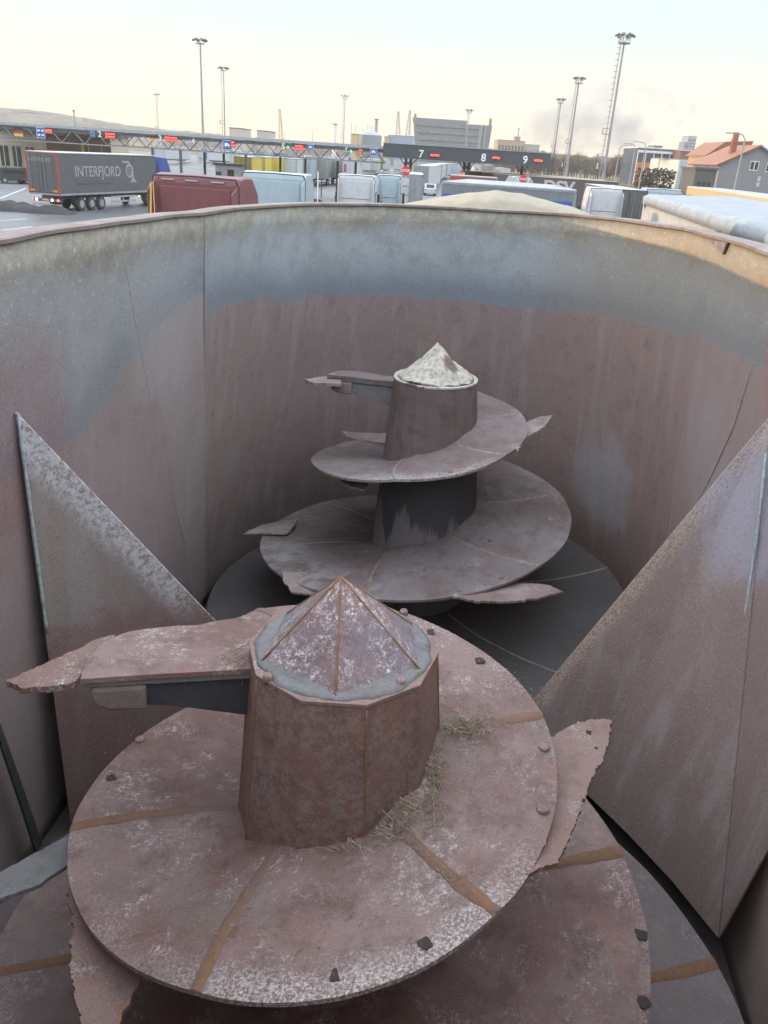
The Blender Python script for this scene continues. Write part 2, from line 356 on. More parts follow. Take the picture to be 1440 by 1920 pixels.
TB = [(160, 810), (165, 790), (200, 750), (225, 700), (255, 670), (270, 645), (310, 600), (350, 570), (380, 552), (387, 590), (415, 575), (460, 567), (500, 560), (540, 572), (560, 560), (640, 556), (720, 557), (810, 560), (870, 562), (945, 575), (1020, 582), (1100, 587), (1170, 600), (1220, 615), (1280, 635), (1310, 620), (1327, 640), (1350, 655), (1385, 670), (1420, 685)]
zbp = []
for px, py in TB:
    p = wallpt(px, py); f = p.z / DEP; k = min(range(NR), key=lambda i: (R0[i].lerp(B0[i], f) - p).length); zbp.append((k, p.z))
zbp.sort()
def zb(i): return lerp_(i, [q[0] for q in zbp], [q[1] for q in zbp])
NZ = 26
m = MB(); rows = []
for k in range(NZ + 1):
    t = k / NZ; row = []
    for i in range(NR):
        p = R0[i].lerp(B0[i], t)
        nz = mnoise.noise(Vector((p.x * 1.2, p.y * 1.2, p.z * 1.2)))
        o = Vector((p.x, p.y - (3.2 if p.y > 1.6 else 0), 0)).normalized() * nz * .012 * math.sin(math.pi * min(1, t * 1.2))
        row.append(p + o)
    rows.append(row)
vs = [p for r in rows for p in r]
fs = [(k * NR + i, k * NR + (i + 1) % NR, (k + 1) * NR + (i + 1) % NR, (k + 1) * NR + i) for k in range(NZ) for i in range(NR)]
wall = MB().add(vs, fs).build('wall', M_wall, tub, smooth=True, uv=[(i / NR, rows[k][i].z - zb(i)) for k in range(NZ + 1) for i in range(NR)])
shp = wall.data.attributes.new('sharp_edge', 'BOOLEAN', 'EDGE')
for e in wall.data.edges:
    i0, i1 = e.vertices[0] % NR, e.vertices[1] % NR
    if i0 == i1 and i0 in cols_: shp.data[e.index].value = True
md = wall.modifiers.new('thick', 'SOLIDIFY'); md.thickness = .012; md.offset = 1
# floor
fl = MB(); fl.prism([Vector((b.x, b.y, DEP + .002)) for b in B0], (0, 0, -.03)); fl.build('floor', M_floor, tub)
# rim flange with a turned-down lip
def nrm(i):
    t = (R0[(i + 1) % NR] - R0[i - 1]).normalized(); return Vector((-t.y, t.x, 0))
sgn = 1 if (nrm(60).x * R0[60].x + nrm(60).y * (R0[60].y - 1.5)) > 0 else -1
prof = [(-.012, .004), (-.012, .018), (.0, .022), (.10, .020), (.105, .012), (.105, -.05), (.095, -.05), (.095, .004)]
rv = []
for i in range(NR):
    nn = nrm(i) * sgn; wv = .006 * mnoise.noise(R0[i] * 2.2)
    for a, b in prof: rv.append(R0[i] + nn * (a + wv) + Vector((0, 0, b + wv)))
P = len(prof)
rf = [(i * P + j, i * P + (j + 1) % P, ((i + 1) % NR) * P + (j + 1) % P, ((i + 1) % NR) * P + j) for i in range(NR) for j in range(P)]
MB().add(rv, rf).build('rim', M_rim, tub)
# sheet seams and folds on the wall (thin weld lines)
def pathtube(name, pts, r, mat, parent, wob=0, n=5):
    m = MB(); P = [Vector(p) for p in pts]; Q = [P[0]]
    for a, b in zip(P[:-1], P[1:]):
        k = max(2, int((b - a).length / .05))
        for i in range(1, k + 1): Q.append(a.lerp(b, i / k))
    rings = []
    for i, p in enumerate(Q):
        t = (Q[min(i + 1, len(Q) - 1)] - Q[max(i - 1, 0)]); q = t.to_track_quat('Z', 'Y'); rr = r * (1 + wob * mnoise.noise(p * 14))
        rings.append([p + q @ Vector((rr * math.cos(2 * math.pi * j / n), rr * math.sin(2 * math.pi * j / n), 0)) for j in range(n)])
    return m.ring(rings).build(name, mat, parent, smooth=True)
M_seam = flat('wall seam', (.22, .20, .195), .7, .4, 20)
M_seamL = flat('pale wall fold', (.40, .36, .35), .7, .3, 20)
for pts, r, mt_ in ([(383, 412), (383, 600), (386, 850), (392, 1080)], .0022, M_seam), ([(232, 480), (262, 650), (300, 840), (345, 1010), (372, 1110)], .003, M_seamL), \
        ([(1412, 680), (1375, 800), (1330, 900), (1285, 985)], .003, M_seamL), ([(1318, 600), (1306, 650), (1300, 700)], .0025, M_seam):
    pathtube('wall_seam', [wallpt(*p) for p in pts], r, mt_, tub)
g = wallpt(1333, 449, -.03); g2 = wallpt(1366, 455, .03); g3 = wallpt(1358, 477, .02)
MB().prism([g, g2, g3], (-.012, -.004, 0)).build('gusset', M_rim, tub)
# ---- wedge plates between the two augers
def wedge(A, F, W1, W2, low, back, bead=None):
    # A apex on wall, F ridge foot, W1/W2 points down the wall, low: list of lower edge points F -> W2
    m = MB(); V = []; UV = []
    n = 24; edge = [F] + low + [W2]
    d = [0]
    for a, b in zip(edge[:-1], edge[1:]): d.append(d[-1] + (b - a).length)
    def ep(t):
        t *= d[-1]
        for i in range(len(edge) - 1):
            if t <= d[i + 1] + 1e-9: return edge[i].lerp(edge[i + 1], (t - d[i]) / (d[i + 1] - d[i]))
        return edge[-1]
    K = 30
    for i in range(n + 1):
        e = ep(i / n)
        for k in range(K + 1):
            p = A.lerp(e, k / K)
            if W1 is not None: p = p + (W1 - A.lerp(W2, .45)) * (math.sin(math.pi * k / K) * (i / n) ** 3)
            V.append(p); UV.append(((p - (A + (F - A) * max(0, min(1, (p - A).dot(F - A) / (F - A).length_squared)))).length, (p - A).length))
    fs = [(i * (K + 1) + k, (i + 1) * (K + 1) + k, (i + 1) * (K + 1) + k + 1, i * (K + 1) + k + 1) for i in range(n) for k in range(K)]
    b = len(V)
    # far side plate
    for k in range(K + 1):
        V.append(A.lerp(F, k / K)); UV.append((0, 1)); V.append(A.lerp(back, k / K)); UV.append((.5, 1))
    fs += [(b + 2 * k, b + 2 * k + 1, b + 2 * k + 3, b + 2 * k + 2) for k in range(K)]
    o = m.add(V, fs).build('wedge_plate', M_wedge, tub, smooth=False, uv=UV)
    md = o.modifiers.new('t', 'SOLIDIFY'); md.thickness = .010; md.offset = 0
    return o
LA = wallpt(29, 774); LF = hl(470, 1234, 1, 1.62)
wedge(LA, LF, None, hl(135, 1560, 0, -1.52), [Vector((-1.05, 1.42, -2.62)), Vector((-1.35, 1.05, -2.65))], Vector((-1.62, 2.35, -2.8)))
RA = hl(1447, 778, 0, 1.53); RF = hl(930, 1398, 1, 1.62)
rl = [hl(1100, 1487, 2, -2.60), hl(1180, 1565, 2, -2.60), hl(1262, 1652, 2, -2.60), hl(1345, 1757, 2, -2.58)]
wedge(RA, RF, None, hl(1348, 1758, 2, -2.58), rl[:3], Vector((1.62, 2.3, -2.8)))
# outer skirt of the right wedge, towards the wall
m = MB(); e0 = hl(1348, 1758, 2, -2.58); e1 = hl(1440, 1592, 0, 1.58); e2 = hl(1500, 1380, 0, 1.60)
m.prism([RA, e0, e1, e2, hl(1520, 1000, 0, 1.60)], (.01, .004, 0)); m.build('wedge_plate', M_wedge, tub, uv=[(1, 2)] * 10)
M_bead = flat('pale blue weld bead', (.40, .46, .48), .8, .5, 30)
pathtube('weld_bead', [LA.lerp(hl(135, 1560, 0, -1.52), t) + Vector((.012, -.004, 0)) for t in (0, .15, .3, .45)], .007, M_bead, tub, wob=.8, n=7)
bp = []
for px, py, t in ((1436, 850, .1), (1428, 930, .2), (1418, 1010, .3), (1405, 1100, .45), (1392, 1190, .6), (1383, 1235, .7)):
    bp.append(hl(px, py, 0, 1.53 - .02))
pathtube('weld_bead', bp, .007, M_bead, tub, wob=.9, n=7)
# dark strip painting the shaded gap beside the left wedge, another further front
for pts, wd in (([(34, 800), (60, 1000), (90, 1200), (118, 1380), (140, 1530)], .035), ([(-30, 1300), (2, 1390), (40, 1500), (70, 1590)], .025)):
    P0 = [hl(x, y, 0, -1.47 - .03 * i) for i, (x, y) in enumerate(pts)]
    mm = MB()
    vs = []
    for i, p in enumerate(P0):
        ww = wd * (.5 + .18 * i)
        vs += [p + Vector((.012, -ww, 0)), p + Vector((.012, ww, 0)), p + Vector((0, ww, 0)), p + Vector((0, -ww, 0))]
    mm.ring([vs[4 * i:4 * i + 4] for i in range(len(P0))]).build('wall_dark_strip', M_dark if wd < .03 else M_floor, tub)

# ---- augers
TS = [-.045, 0, .02, .06, .1, .2, .5, 1.0, 1.5, 2.0, 2.5, 3.0, 3.5]
TR = [.727, .725, .69, .535, .50, .53, .64, .839, .999, 1.192, 1.50, 1.54, 1.56]
TSZ = [-.045, 0, .5, 1.0, 1.5, 2.0, 2.5, 3.0, 3.5]
TZ = [-1.02, -1.03, -1.234, -1.61, -1.84, -2.25, -2.462, -2.64, -2.80]
def sm(t, X, Y): return sum(lerp_(t + k * .02, X, Y) for k in range(-3, 4)) / 7 if t > .25 else lerp_(t, X, Y)
def fr(s): return sm(s, TS, TR)
def fz(s): return sm(s, TSZ, TZ) if s > .25 else lerp_(s, TSZ, TZ)
def gfold(s, v, so):
    f_ = ((s - so) / (1 / 6)) % 1.0; return .02 * (4 * (f_ - .5) ** 2 - .33) * (1 - .45 * v) * (1 if s > .12 else 0)
def drum_r(z): return .272 + .085 * max(0, (-z - .97))
def auger(label, yax, phase, Mf, Mdrum, nd, caplime, seams, seed):
    base = Vector((0, yax, DEP)); rnd = random.Random(seed)
    root = mroot('auger', label, 'auger', base, 'vertical mixing augers in the tub')
    SO = .133 if not caplime else .40 - 1 / 3; tilt = .022 if not caplime else .05; M_sw = M_weld1 if not caplime else M_weld2
    def T(s, r, dz=0):
        th = math.pi - 2 * math.pi * s + phase; return Vector((r * math.cos(th), r * math.sin(th), fz(s) + dz - DEP))
    fold = lambda s, v: gfold(s, v, SO)
    # flight
    s0, s1 = -.045, 3.3; ns = int((s1 - s0) * 150); nr = 10; th_ = .016; V = []; UV = []
    for side in (0, 1):
        for i in range(ns + 1):
            s = s0 + (s1 - s0) * i / ns; ro = fr(s) * (1 + .004 * mnoise.noise(Vector((s * 30, seed, 0)))); ri = drum_r(fz(s)) - .03
            for j in range(nr + 1):
                v = j / nr; r = ri + (ro - ri) * v
                z = fold(s, v) + .006 * mnoise.noise(Vector((s * 9, v * 2, seed))) - side * th_ - .02 * v * (1 if s > .1 else s / .1)
                V.append(T(s, r, z)); UV.append((s, v))
    W_ = nr + 1; H_ = (ns + 1) * W_; fs = []
    for i in range(ns):
        for j in range(nr):
            a = i * W_ + j; fs.append((a, a + 1, a + W_ + 1, a + W_)); fs.append((H_ + a, H_ + a + W_, H_ + a + W_ + 1, H_ + a + 1))
        a = i * W_ + nr; fs.append((a, H_ + a, H_ + a + W_, a + W_))
    for j in range(nr): fs.append((j, H_ + j, H_ + j + 1, j + 1)); a = ns * W_ + j; fs.append((a, a + 1, H_ + a + 1, H_ + a))
    fo = MB().add(V, fs).build('flight', Mf, root, smooth=True, uv=UV)
    try:
        mm = fo.modifiers.new('es', 'EDGE_SPLIT'); mm.split_angle = rad(40)
    except Exception: pass
    # rust coloured weld seams across the flight
    for s, va, vb, wd in seams:
        mw = MB(); vs = []; k = 14
        for i in range(k + 1):
            v = va + (vb - va) * i / k; ri = drum_r(fz(s)) - .03; r = ri + (fr(s) - ri) * v
            tl = tilt * (1 - v); ds = wd * (1 + .45 * mnoise.noise(Vector((s * 50, v * 9, seed)))) / (2 * math.pi * r) / 2
            dz = -.02 * v * (1 if s > .1 else s / .1)
            for q, dd in ((-1, .001), (-.6, .006), (.6, .006), (1, .001)): sq = s + tl + q * ds; vs.append(T(sq, r, dz + dd * .7 + fold(sq, v) + .006 * mnoise.noise(Vector((sq * 9, v * 2, seed)))))
        mw.add(vs, [(4 * i + j, 4 * i + j + 1, 4 * i + 5 + j, 4 * i + 4 + j) for i in range(k) for j in range(3)]).build('weld_seam', M_sw, root, smooth=True)
    # drum
    def poly(r, z, n, rot=0.1): return [Vector((r * math.cos(2 * math.pi * i / n + rot), r * math.sin(2 * math.pi * i / n + rot), z - DEP)) for i in range(n)]
    zt = -.972
    d = MB().ring([poly(drum_r(z), z, nd) for z in (DEP + .01, -2.4, -2.0, -1.6, -1.3, zt - .004)]).build('drum', Mdrum, root, bevel=.004)
    MB().ring([poly(drum_r(zt) + .004, zt - .004, nd), poly(drum_r(zt) + .004, zt + .008, nd)]).build('top_plate', M_knife if not caplime else M_lime, root, bevel=.002)
    for k in range(0, nd, 2):
        a = poly(drum_r(zt) + .001, zt - .01, nd)[k]; b = poly(drum_r(-1.9) + .001, -1.9, nd)[k]
        if not caplime: pathtube('drum_seam', [a, b], .003, M_weld, root, wob=.5)
    # cap
    cap = MB(); n = 5 if not caplime else 5; rot = rad(-90 + 4 - 36); nb = 40
    apex = Vector((-.012, 0.0, -.737 - DEP)); R_ = .243 if not caplime else .262
    rings = []
    K = 16
    VA = [math.radians(q) for q in ((-149, -84, -18, 38, 93, 149) if not caplime else (-140, -80, -25, 40, 100, 160))]
    VP = [Vector((R_ * math.cos(q), R_ * math.sin(q), 0)) for q in VA]
    def polyr(a):
        u_ = Vector((math.cos(a), math.sin(a), 0))
        for i_ in range(6):
            A_, B_ = VP[i_], VP[(i_ + 1) % 6]; e_ = B_ - A_; den = u_.x * e_.y - u_.y * e_.x
            if abs(den) < 1e-9: continue
            t_ = (A_.x * e_.y - A_.y * e_.x) / den; k_ = (A_.x * u_.y - A_.y * u_.x) / den
            if t_ > 0 and -1e-6 <= k_ <= 1 + 1e-6: return t_
        return R_
    for k in range(K + 1):
        t = k / K; ring = []
        for i in range(120):
            a = 2 * math.pi * i / 120 + VA[1]; rot = 0
            rp = polyr(a)
            rr = rp * t
            p = Vector((rr * math.cos(a + rot), rr * math.sin(a + rot), 0)) + Vector((-.012 * (1 - t), 0, 0))
            z = -.737 - DEP - (.737 - .972 + .237 + (-.002)) - (t) * .225
            if caplime:
                rc = R_ * t; p = p * .35 + Vector((rc * math.cos(a + rot), rc * math.sin(a + rot), 0)) * .65
                nz = mnoise.noise(Vector((p.x * 11, p.y * 11, 3))) * .035 + mnoise.noise(Vector((p.x * 45, p.y * 45, 9))) * .006
                z += nz * min(1, t * 3) + .035 * math.sin(math.pi * t) * (-1) * .6
            else:
                z += .002 * mnoise.noise(Vector((p.x * 30, p.y * 30, 3)))
            ring.append(Vector((p.x, p.y, z)))
        rings.append(ring)
    cap.ring(rings).build('cap', M_lime if caplime else M_cone, root, smooth=caplime)
    if not caplime:
        for a in VA:
            b = Vector((R_ * math.cos(a), R_ * math.sin(a), -.962 - DEP))
            pathtube('cap_edge', [apex + Vector((0, 0, -.001)), b], .0032, M_weld, root, wob=.4)
        # caked ring round the pyramid
        V = []; nn = 240
        for i in range(nn):
            a = 2 * math.pi * i / nn
            ri = polyr(a) * .97
            for (f, h) in ((-.3, .012), (0, .016), (.3, .010), (.62, .012), (1, .003), (1, -.002)):
                ro_ = .254 + .014 * mnoise.noise(Vector((math.cos(a) * 5, math.sin(a) * 5, 7)))
                r = ri + (ro_ - ri) * f; h2 = h * .65 * (1 + 1.0 * mnoise.noise(Vector((math.cos(a) * 11, math.sin(a) * 11, f * 2))) + .6 * mnoise.noise(Vector((math.cos(a) * 31, math.sin(a) * 31, f * 5))))
                V.append(Vector((r * math.cos(a), r * math.sin(a), -.964 - DEP + h2)))
        MB().add(V, [(i * 6 + j, i * 6 + j + 1, ((i + 1) % nn) * 6 + j + 1, ((i + 1) % nn) * 6 + j) for i in range(nn) for j in range(5)]).build('dirt_ring', M_bluegrey, root, smooth=True)
        for px, py in ((502, 1268), (752, 1277), (757, 1147)):
            c = hl(px, py, 2, -.955) - Vector((0, yax, DEP)); MB().lathe([(.0135, -.02), (.0135, .0), (.011, .006), (.005, .0085)], 14, c).build('rivet', M_knife, root, smooth=True)
    # arm under the leading edge
    def A3(s, r, dz): return T(s, r, 0) * 1.0 + Vector((0, 0, dz))
    sA = -.043; dirn = (A3(sA, 1, 0) - A3(sA, 0, 0)); dirn.z = 0; dirn.normalize(); tn = Vector((dirn.y, -dirn.x, 0))
    z0 = -1.036 - DEP
    def prof_(r, d): return Vector((dirn.x * r, dirn.y * r, z0 - d))
    pts = [prof_(.26, .0), prof_(.70, .0), prof_(.705, .04), prof_(.695, .07), prof_(.66, .085), prof_(.50, .105), prof_(.26, .165)]
    MB().prism([p + tn * .015 for p in pts], tn * .06).build('arm', M_dark if not caplime else M_bluegrey, root, bevel=.004)
    ends = [prof_(.555, .018), prof_(.705, .016), prof_(.712, .045), prof_(.70, .08), prof_(.66, .098), prof_(.56, .105)]
    MB().prism([p + tn * -.004 for p in ends], tn * .07).build('arm_end', M_mud, root, bevel=.012)
    MB().prism([prof_(.24, -.012), prof_(.727, -.012), prof_(.733, .0), prof_(.727, .014), prof_(.24, .02)], tn * .03).build('leading_edge', M_bluegrey, root, bevel=.003)
    return root, base
AUG1_SEAMS = [(.133 + k / 6, .08, 1, .034 if k < 5 else .045) for k in range(0, 17) if k != 1]
AUG2_SEAMS = [(.40 + k / 6, .06, 1, (.018, .014, .02, .024)[k % 4]) for k in range(0, 15)]
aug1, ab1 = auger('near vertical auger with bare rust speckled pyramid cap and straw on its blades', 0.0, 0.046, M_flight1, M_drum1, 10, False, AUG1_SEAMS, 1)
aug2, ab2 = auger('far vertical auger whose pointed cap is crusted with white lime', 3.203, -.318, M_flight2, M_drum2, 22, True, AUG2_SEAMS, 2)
random.seed(4)
def plate(root, base, name, pts, z, th=.014, mat=M_knife, jag=.007):
    P = [hl(x, y, 2, z) for x, y in pts]; Q = []
    for i, p in enumerate(P):
        q = P[(i + 1) % len(P)]; k = max(1, int((q - p).length / .007))
        for j in range(k):
            a = p.lerp(q, j / k)
            jx = mnoise.noise(a * 40) * jag * 1.3 + mnoise.noise(a * 130) * jag; jy = mnoise.noise(a * 40 + Vector((9, 9, 9))) * jag * 1.3 + mnoise.noise(a * 130 + Vector((5, 1, 7))) * jag; Q.append(Vector((a.x + jx, a.y + jy, z)) - base)
    return MB().prism(Q, (0, 0, -th)).build(name, mat, root, bevel=.002)
K1 = [([(140, 1280), (215, 1190), (190, 1196), (165, 1205), (130, 1225), (90, 1241), (10, 1277), (48, 1290)], -1.046, .02),
      ([(1000, 1400), (1060, 1366), (1085, 1354), (1112, 1348), (1147, 1349), (1142, 1395), (1130, 1425), (1118, 1442), (1108, 1460), (1097, 1488), (1078, 1545), (1050, 1610), (990, 1640)], -1.33, .014),
      ([(126, 1660), (133, 1730), (135, 1830), (155, 1940), (212, 1940), (240, 1885), (268, 1828), (230, 1720)], -1.62, .016),
      ([(-90, 1700), (-40, 1660), (0, 1635), (60, 1602), (135, 1560), (160, 1600), (60, 1665), (30, 1674), (-20, 1690)], -1.66, .016)]
for i_, (pts, z, th) in enumerate(K1): plate(aug1, ab1, 'knife', pts, z, th, M_knife if i_ != 3 else M_bluegrey, .007 if i_ != 3 else .003)
M_knife2 = rust_plate('pale knife', (.20, .145, .13), (.30, .265, .255), (.6, .58, .57), .9, False, .3, off=19)
K2 = [([(640, 704), (622, 703), (596, 707), (570, 711), (590, 718), (640, 719)], -1.04, .02),
      ([(960, 830), (985, 792), (1012, 781), (1037, 778), (1026, 794), (1008, 808), (988, 818), (970, 845)], -1.28, .012),
      ([(730, 812), (690, 812), (660, 810), (640, 808), (650, 818), (675, 825), (730, 832)], -1.66, .012),
      ([(600, 870), (622, 890), (640, 903), (660, 913), (686, 918), (692, 900), (700, 860)], -1.58, .012),
      ([(560, 972), (520, 978), (490, 984), (457, 1000), (485, 999), (540, 1000)], -2.19, .012),
      ([(528, 1070), (532, 1090), (548, 1110), (592, 1114), (600, 1080)], -2.12, .012),
      ([(843, 1116), (885, 1102), (930, 1094), (980, 1092), (1030, 1097), (1056, 1109), (1010, 1121), (950, 1128), (890, 1127)], -1.99, .014)]
for pts, z, th in K2: plate(aug2, ab2, 'knife', pts, z, th, M_knife2)
# bolts and worn bolt holes
def boltat(root, base, px, py, z, r=.018, mat=M_knife):
    c = hl(px, py, 2, z) - base; MB().lathe([(r, -.02), (r, .0), (r * .85, .004), (r * .45, .0065)], 14, c).build('bolt', mat, root, smooth=False)
def zsurf(px, py, base, phase, lo, hi):
    best = None
    for k in range(200):
        z = hi + (lo - hi) * k / 199; p = hl(px, py, 2, z) - base; th = math.atan2(p.y, p.x); r = math.hypot(p.x, p.y)
        for n_ in range(0, 5):
            s = (math.pi + phase - th) / (2 * math.pi) + n_ - 1
            if s < -.04 or s > 3.2: continue
            v = (r - drum_r(z)) / (fr(s) - drum_r(z))
            e = abs(fz(s) - .02 * v - z)
            if r < fr(s) * 1.01 and (best is None or e < best[0]): best = (e, z, s, v)
    near = base.y < 1; s, v = best[2], best[3]
    return best[1] + gfold(s, v, .133 if near else .40 - 1 / 3) + .006 * mnoise.noise(Vector((s * 9, v * 2, 1 if near else 2)))
for px, py in ((1020, 1400), (1018, 1517), (203, 1226), (262, 1386)):
    boltat(aug1, ab1, px, py, zsurf(px, py, ab1, .046, -1.9, -1.0) + .003, .018)
def hole(root, base, px, py, z, r):
    c = hl(px, py, 2, z + .0025) - base; P = []
    for i in range(16):
        a = 2 * math.pi * i / 16; rr = r * (1 + .13 * math.cos(4 * a + px) + .1 * math.cos(3 * a + py)) * random.uniform(.9, 1.1); P.append(c + Vector((rr * math.cos(a), rr * math.sin(a), 0)))
    MB().prism(P, (0, 0, -.002)).build('bolt_hole', M_holem, root)
M_holem = flat('dark bolt hole', (.050, .040, .036), .9, .4, 60)
for px, py in ((798, 1768), (632, 1829), (900, 1238), (806, 1184), (208, 1458)):
    hole(aug1, ab1, px, py, zsurf(px, py, ab1, .046, -1.9, -1.0), .017)
for px, py, r_ in ((1104, 1373, .010), (1118, 1402, .006)): hole(aug1, ab1, px, py, -1.331, r_)
for px, py in ((1203, 1752), (1208, 1878)): hole(aug1, ab1, px, py, zsurf(px, py, ab1, .046, -2.2, -1.6), .02)
for px, py in ((845, 885), (655, 890)): boltat(aug2, ab2, px, py, zsurf(px, py, ab2, -.318, -1.7, -1.2) + .002, .014)
for px, py in ((860, 1107), (940, 1083), (920, 1012), (960, 1008)): boltat(aug2, ab2, px, py, zsurf(px, py, ab2, -.318, -2.4, -1.7) + .002, .016)

# ---- straw and chaff
def straw(name, spots, label, seed=3):
    rn = random.Random(seed); m = MB()
    for (px, py, sx, sy, n_, lo, hi, ln) in spots:
        for _ in range(n_):
            x = rn.gauss(px, sx); y = rn.gauss(py, sy); z = zsurf(x, y, ab1, .046, lo, hi)
            p = hl(x, y, 2, z + rn.uniform(.004, .016 if ln > .03 else .006)); 
            if math.hypot(p.x, p.y) < drum_r(z) + .003: continue
            a = rn.uniform(0, math.pi); L_ = ln * rn.uniform(.3, 1.2); d = Vector((math.cos(a), math.sin(a), rn.uniform(-.1, .25))) * L_
            m.tube(p - d * .3, p + d * .7, rn.uniform(.0005, .0010), n=3)
    o = m.build(name, M_straw, None); o.matrix_world = Matrix.Translation(ORG) @ BM.to_4x4()
    tag(o, label, 'straw'); o['kind'] = 'stuff'; return o
straw('straw', [(775, 1515, 28, 26, 190, -1.9, -1.2, .055), (730, 1550, 38, 16, 170, -1.9, -1.2, .045), (815, 1440, 6, 30, 140, -1.7, -1.1, .05), (670, 1585, 45, 8, 90, -1.9, -1.2, .035),
                (870, 1360, 25, 10, 90, -1.6, -1.1, .05), (440, 1238, 16, 14, 60, -1.3, -1.0, .03), (850, 1640, 25, 12, 60, -1.9, -1.2, .02)],
      'dry straw and chaff caught against the near auger drum')
straw('chaff', [(900, 1500, 80, 90, 420, -1.9, -1.1, .012), (790, 1500, 30, 50, 350, -1.9, -1.1, .010), (870, 1370, 40, 15, 200, -1.6, -1.1, .010), (400, 1700, 150, 70, 260, -1.9, -1.2, .012), (330, 1220, 70, 25, 120, -1.3, -1.0, .012), (700, 1700, 140, 60, 260, -1.9, -1.2, .012), (310, 1450, 60, 50, 160, -1.9, -1.3, .014), (900, 1300, 60, 40, 120, -1.5, -1.1, .012)],
      'tiny loose bits of chaff scattered over the near auger blade', 8)
#BACKGROUND
# ================================================================== GROUND, HILLS
def asphalt():
    n = N('yard asphalt', .55, .5); a = n.noise(.08, 6, .6); b = n.noise(30, 5, .7); t = n.noise(.5, 5, .6, sc3=(1, .12, 1))
    c = n.mix(n.ramp(a, .35, .65), (.075, .085, .09), (.12, .13, .135)); c = n.mix(n.mt('MULTIPLY', n.ramp(b, .45, .7), .3), c, (.16, .16, .16))
    c = n.mix(n.mt('MULTIPLY', n.ramp(t, .52, .62), .45), c, (.09, .095, .10))
    n.color(c); r = n.mt('MULTIPLY_ADD', a, .7, .12); n.lk(r, n.b.inputs['Roughness']); return n.m
def field():
    n = N('dry grass land', .95, .1); a = n.noise(.06, 8, .7); b = n.noise(1.2, 6, .7)
    c = n.mix(n.ramp(a, .4, .6), (.15, .12, .07), (.26, .21, .11)); c = n.mix(n.mt('MULTIPLY', n.ramp(b, .4, .7), .6), c, (.10, .085, .05)); n.color(c); return n.m
M_asph = asphalt(); M_field = field()
g_ = MB(); g_.add([(-2000, -60, -.004), (2000, -60, -.004), (2000, 2050, -.004), (-2000, 2050, -.004)], [(0, 1, 2, 3)])
struct(g_.build('ground', M_field))
yd = MB(); yd.add([(-140, -60, .004), (150, -60, .004), (42, 262, .004), (30, 420, .004), (-260, 420, .004), (-200, 100, .004)], [(0, 1, 2, 3, 4, 5)])
struct(yd.build('yard_pavement', M_asph))
M_line = flat('worn white road paint', (.55, .56, .56), .7, .5, 4)
ln = MB()
def strip(a, b, w_=.15):
    a = Vector(a); b = Vector(b); d = (b - a).normalized(); nn = Vector((-d.y, d.x, 0)) * w_ / 2
    ln.add([a - nn, b - nn, b + nn, a + nn], [(0, 1, 2, 3)])
for (x0, y0), (x1, y1) in (((0, 414), (50, 410)), ((0, 432), (60, 425)), ((0, 372), (48, 353)), ((60, 366), (140, 362)), ((640, 360), (760, 352)), ((690, 372), (760, 345))):
    strip(atZ(x0, y0, .009), atZ(x1, y1, .009), .2)
for k in range(7): strip((-52 + k * 4.6, 104, .009), (-52 + k * 4.6, 128, .009), .15)
for k in range(9): strip((6 + k * 1.2, 112 + k * 14, .009), (9 + k * 1.2, 113 + k * 14, .009), .15)
struct(ln.build('lane_markings', M_line))
def hill(name, prof, Y, depth, col, bumps, label=None):
    n = N(name + ' woods', .95, .1); a = n.noise(.03, 8, .75); n.color(n.mix(n.ramp(a, .4, .6), col, tuple(x * .6 for x in col)))
    V = []; F = []; m = 160; rn = random.Random(5)
    xs = [prof[0][0] + (prof[-1][0] - prof[0][0]) * i / m for i in range(m + 1)]
    R_ = 14
    for i, x in enumerate(xs):
        h = lerp_(x, [p[0] for p in prof], [p[1] for p in prof])
        for j in range(R_ + 1):
            t = j / R_; z = h * math.sin(math.pi * t) ** .8 + (rn.uniform(0, bumps) if 0 < t < 1 else 0)
            V.append((x, Y + depth * t, z - .5))
    for i in range(m):
        for j in range(R_): a = i * (R_ + 1) + j; F.append((a, a + 1, a + R_ + 2, a + R_ + 1))
    return struct(MB().add(V, F).build(name, n.m))
def hz(px, py, Y): p = atY(px, py, Y); return (p.x, p.z)
hill('hills', [hz(-200, 190, 1500), hz(0, 206, 1500), hz(60, 212, 1500), hz(140, 226, 1500), hz(200, 236, 1500), hz(280, 246, 1500), hz(420, 258, 1500), hz(700, 286, 1500)], 1200, 700, (.16, .14, .10), 7)
hill('far_tree_line', [hz(350, 262, 900), hz(600, 276, 900), hz(900, 283, 900), hz(960, 283, 900), hz(1100, 298, 900), hz(1300, 305, 900), hz(1600, 330, 900)], 800, 200, (.13, .11, .09), 4)

# ================================================================== MATERIALS
C = {}
def P(name, c, **k):
    if name not in C: C[name] = flat(name, c, **k)
    return C[name]
white = P('white body paint', (.52, .54, .55), rough=.4, dirt=.15); pale = P('pale grey sheet', (.50, .52, .52), dirt=.2)
blueish = P('light blue body paint', (.36, .44, .48), rough=.4, dirt=.12); redp = P('dark red cab paint', (.19, .075, .08), rough=.4, dirt=.2)
black = P('black rubber and plastic', (.05, .05, .052), rough=.7); dgrey = P('dark grey tarpaulin', (.115, .12, .122), rough=.6, dirt=.15)
glass = P('dark glass', (.03, .035, .04), rough=.1, dirt=0, spec=.6); steel = P('galvanised steel', (.30, .31, .32), rough=.5, dirt=.25)
dsteel = P('dark grey steel', (.10, .11, .12), rough=.5, dirt=.2); yellow = P('yellow tarpaulin', (.62, .50, .08), dirt=.15)
cream = P('cream plaster', (.50, .45, .36), dirt=.1, rough=.9); brown = P('brown tarpaulin', (.13, .105, .11), dirt=.15)
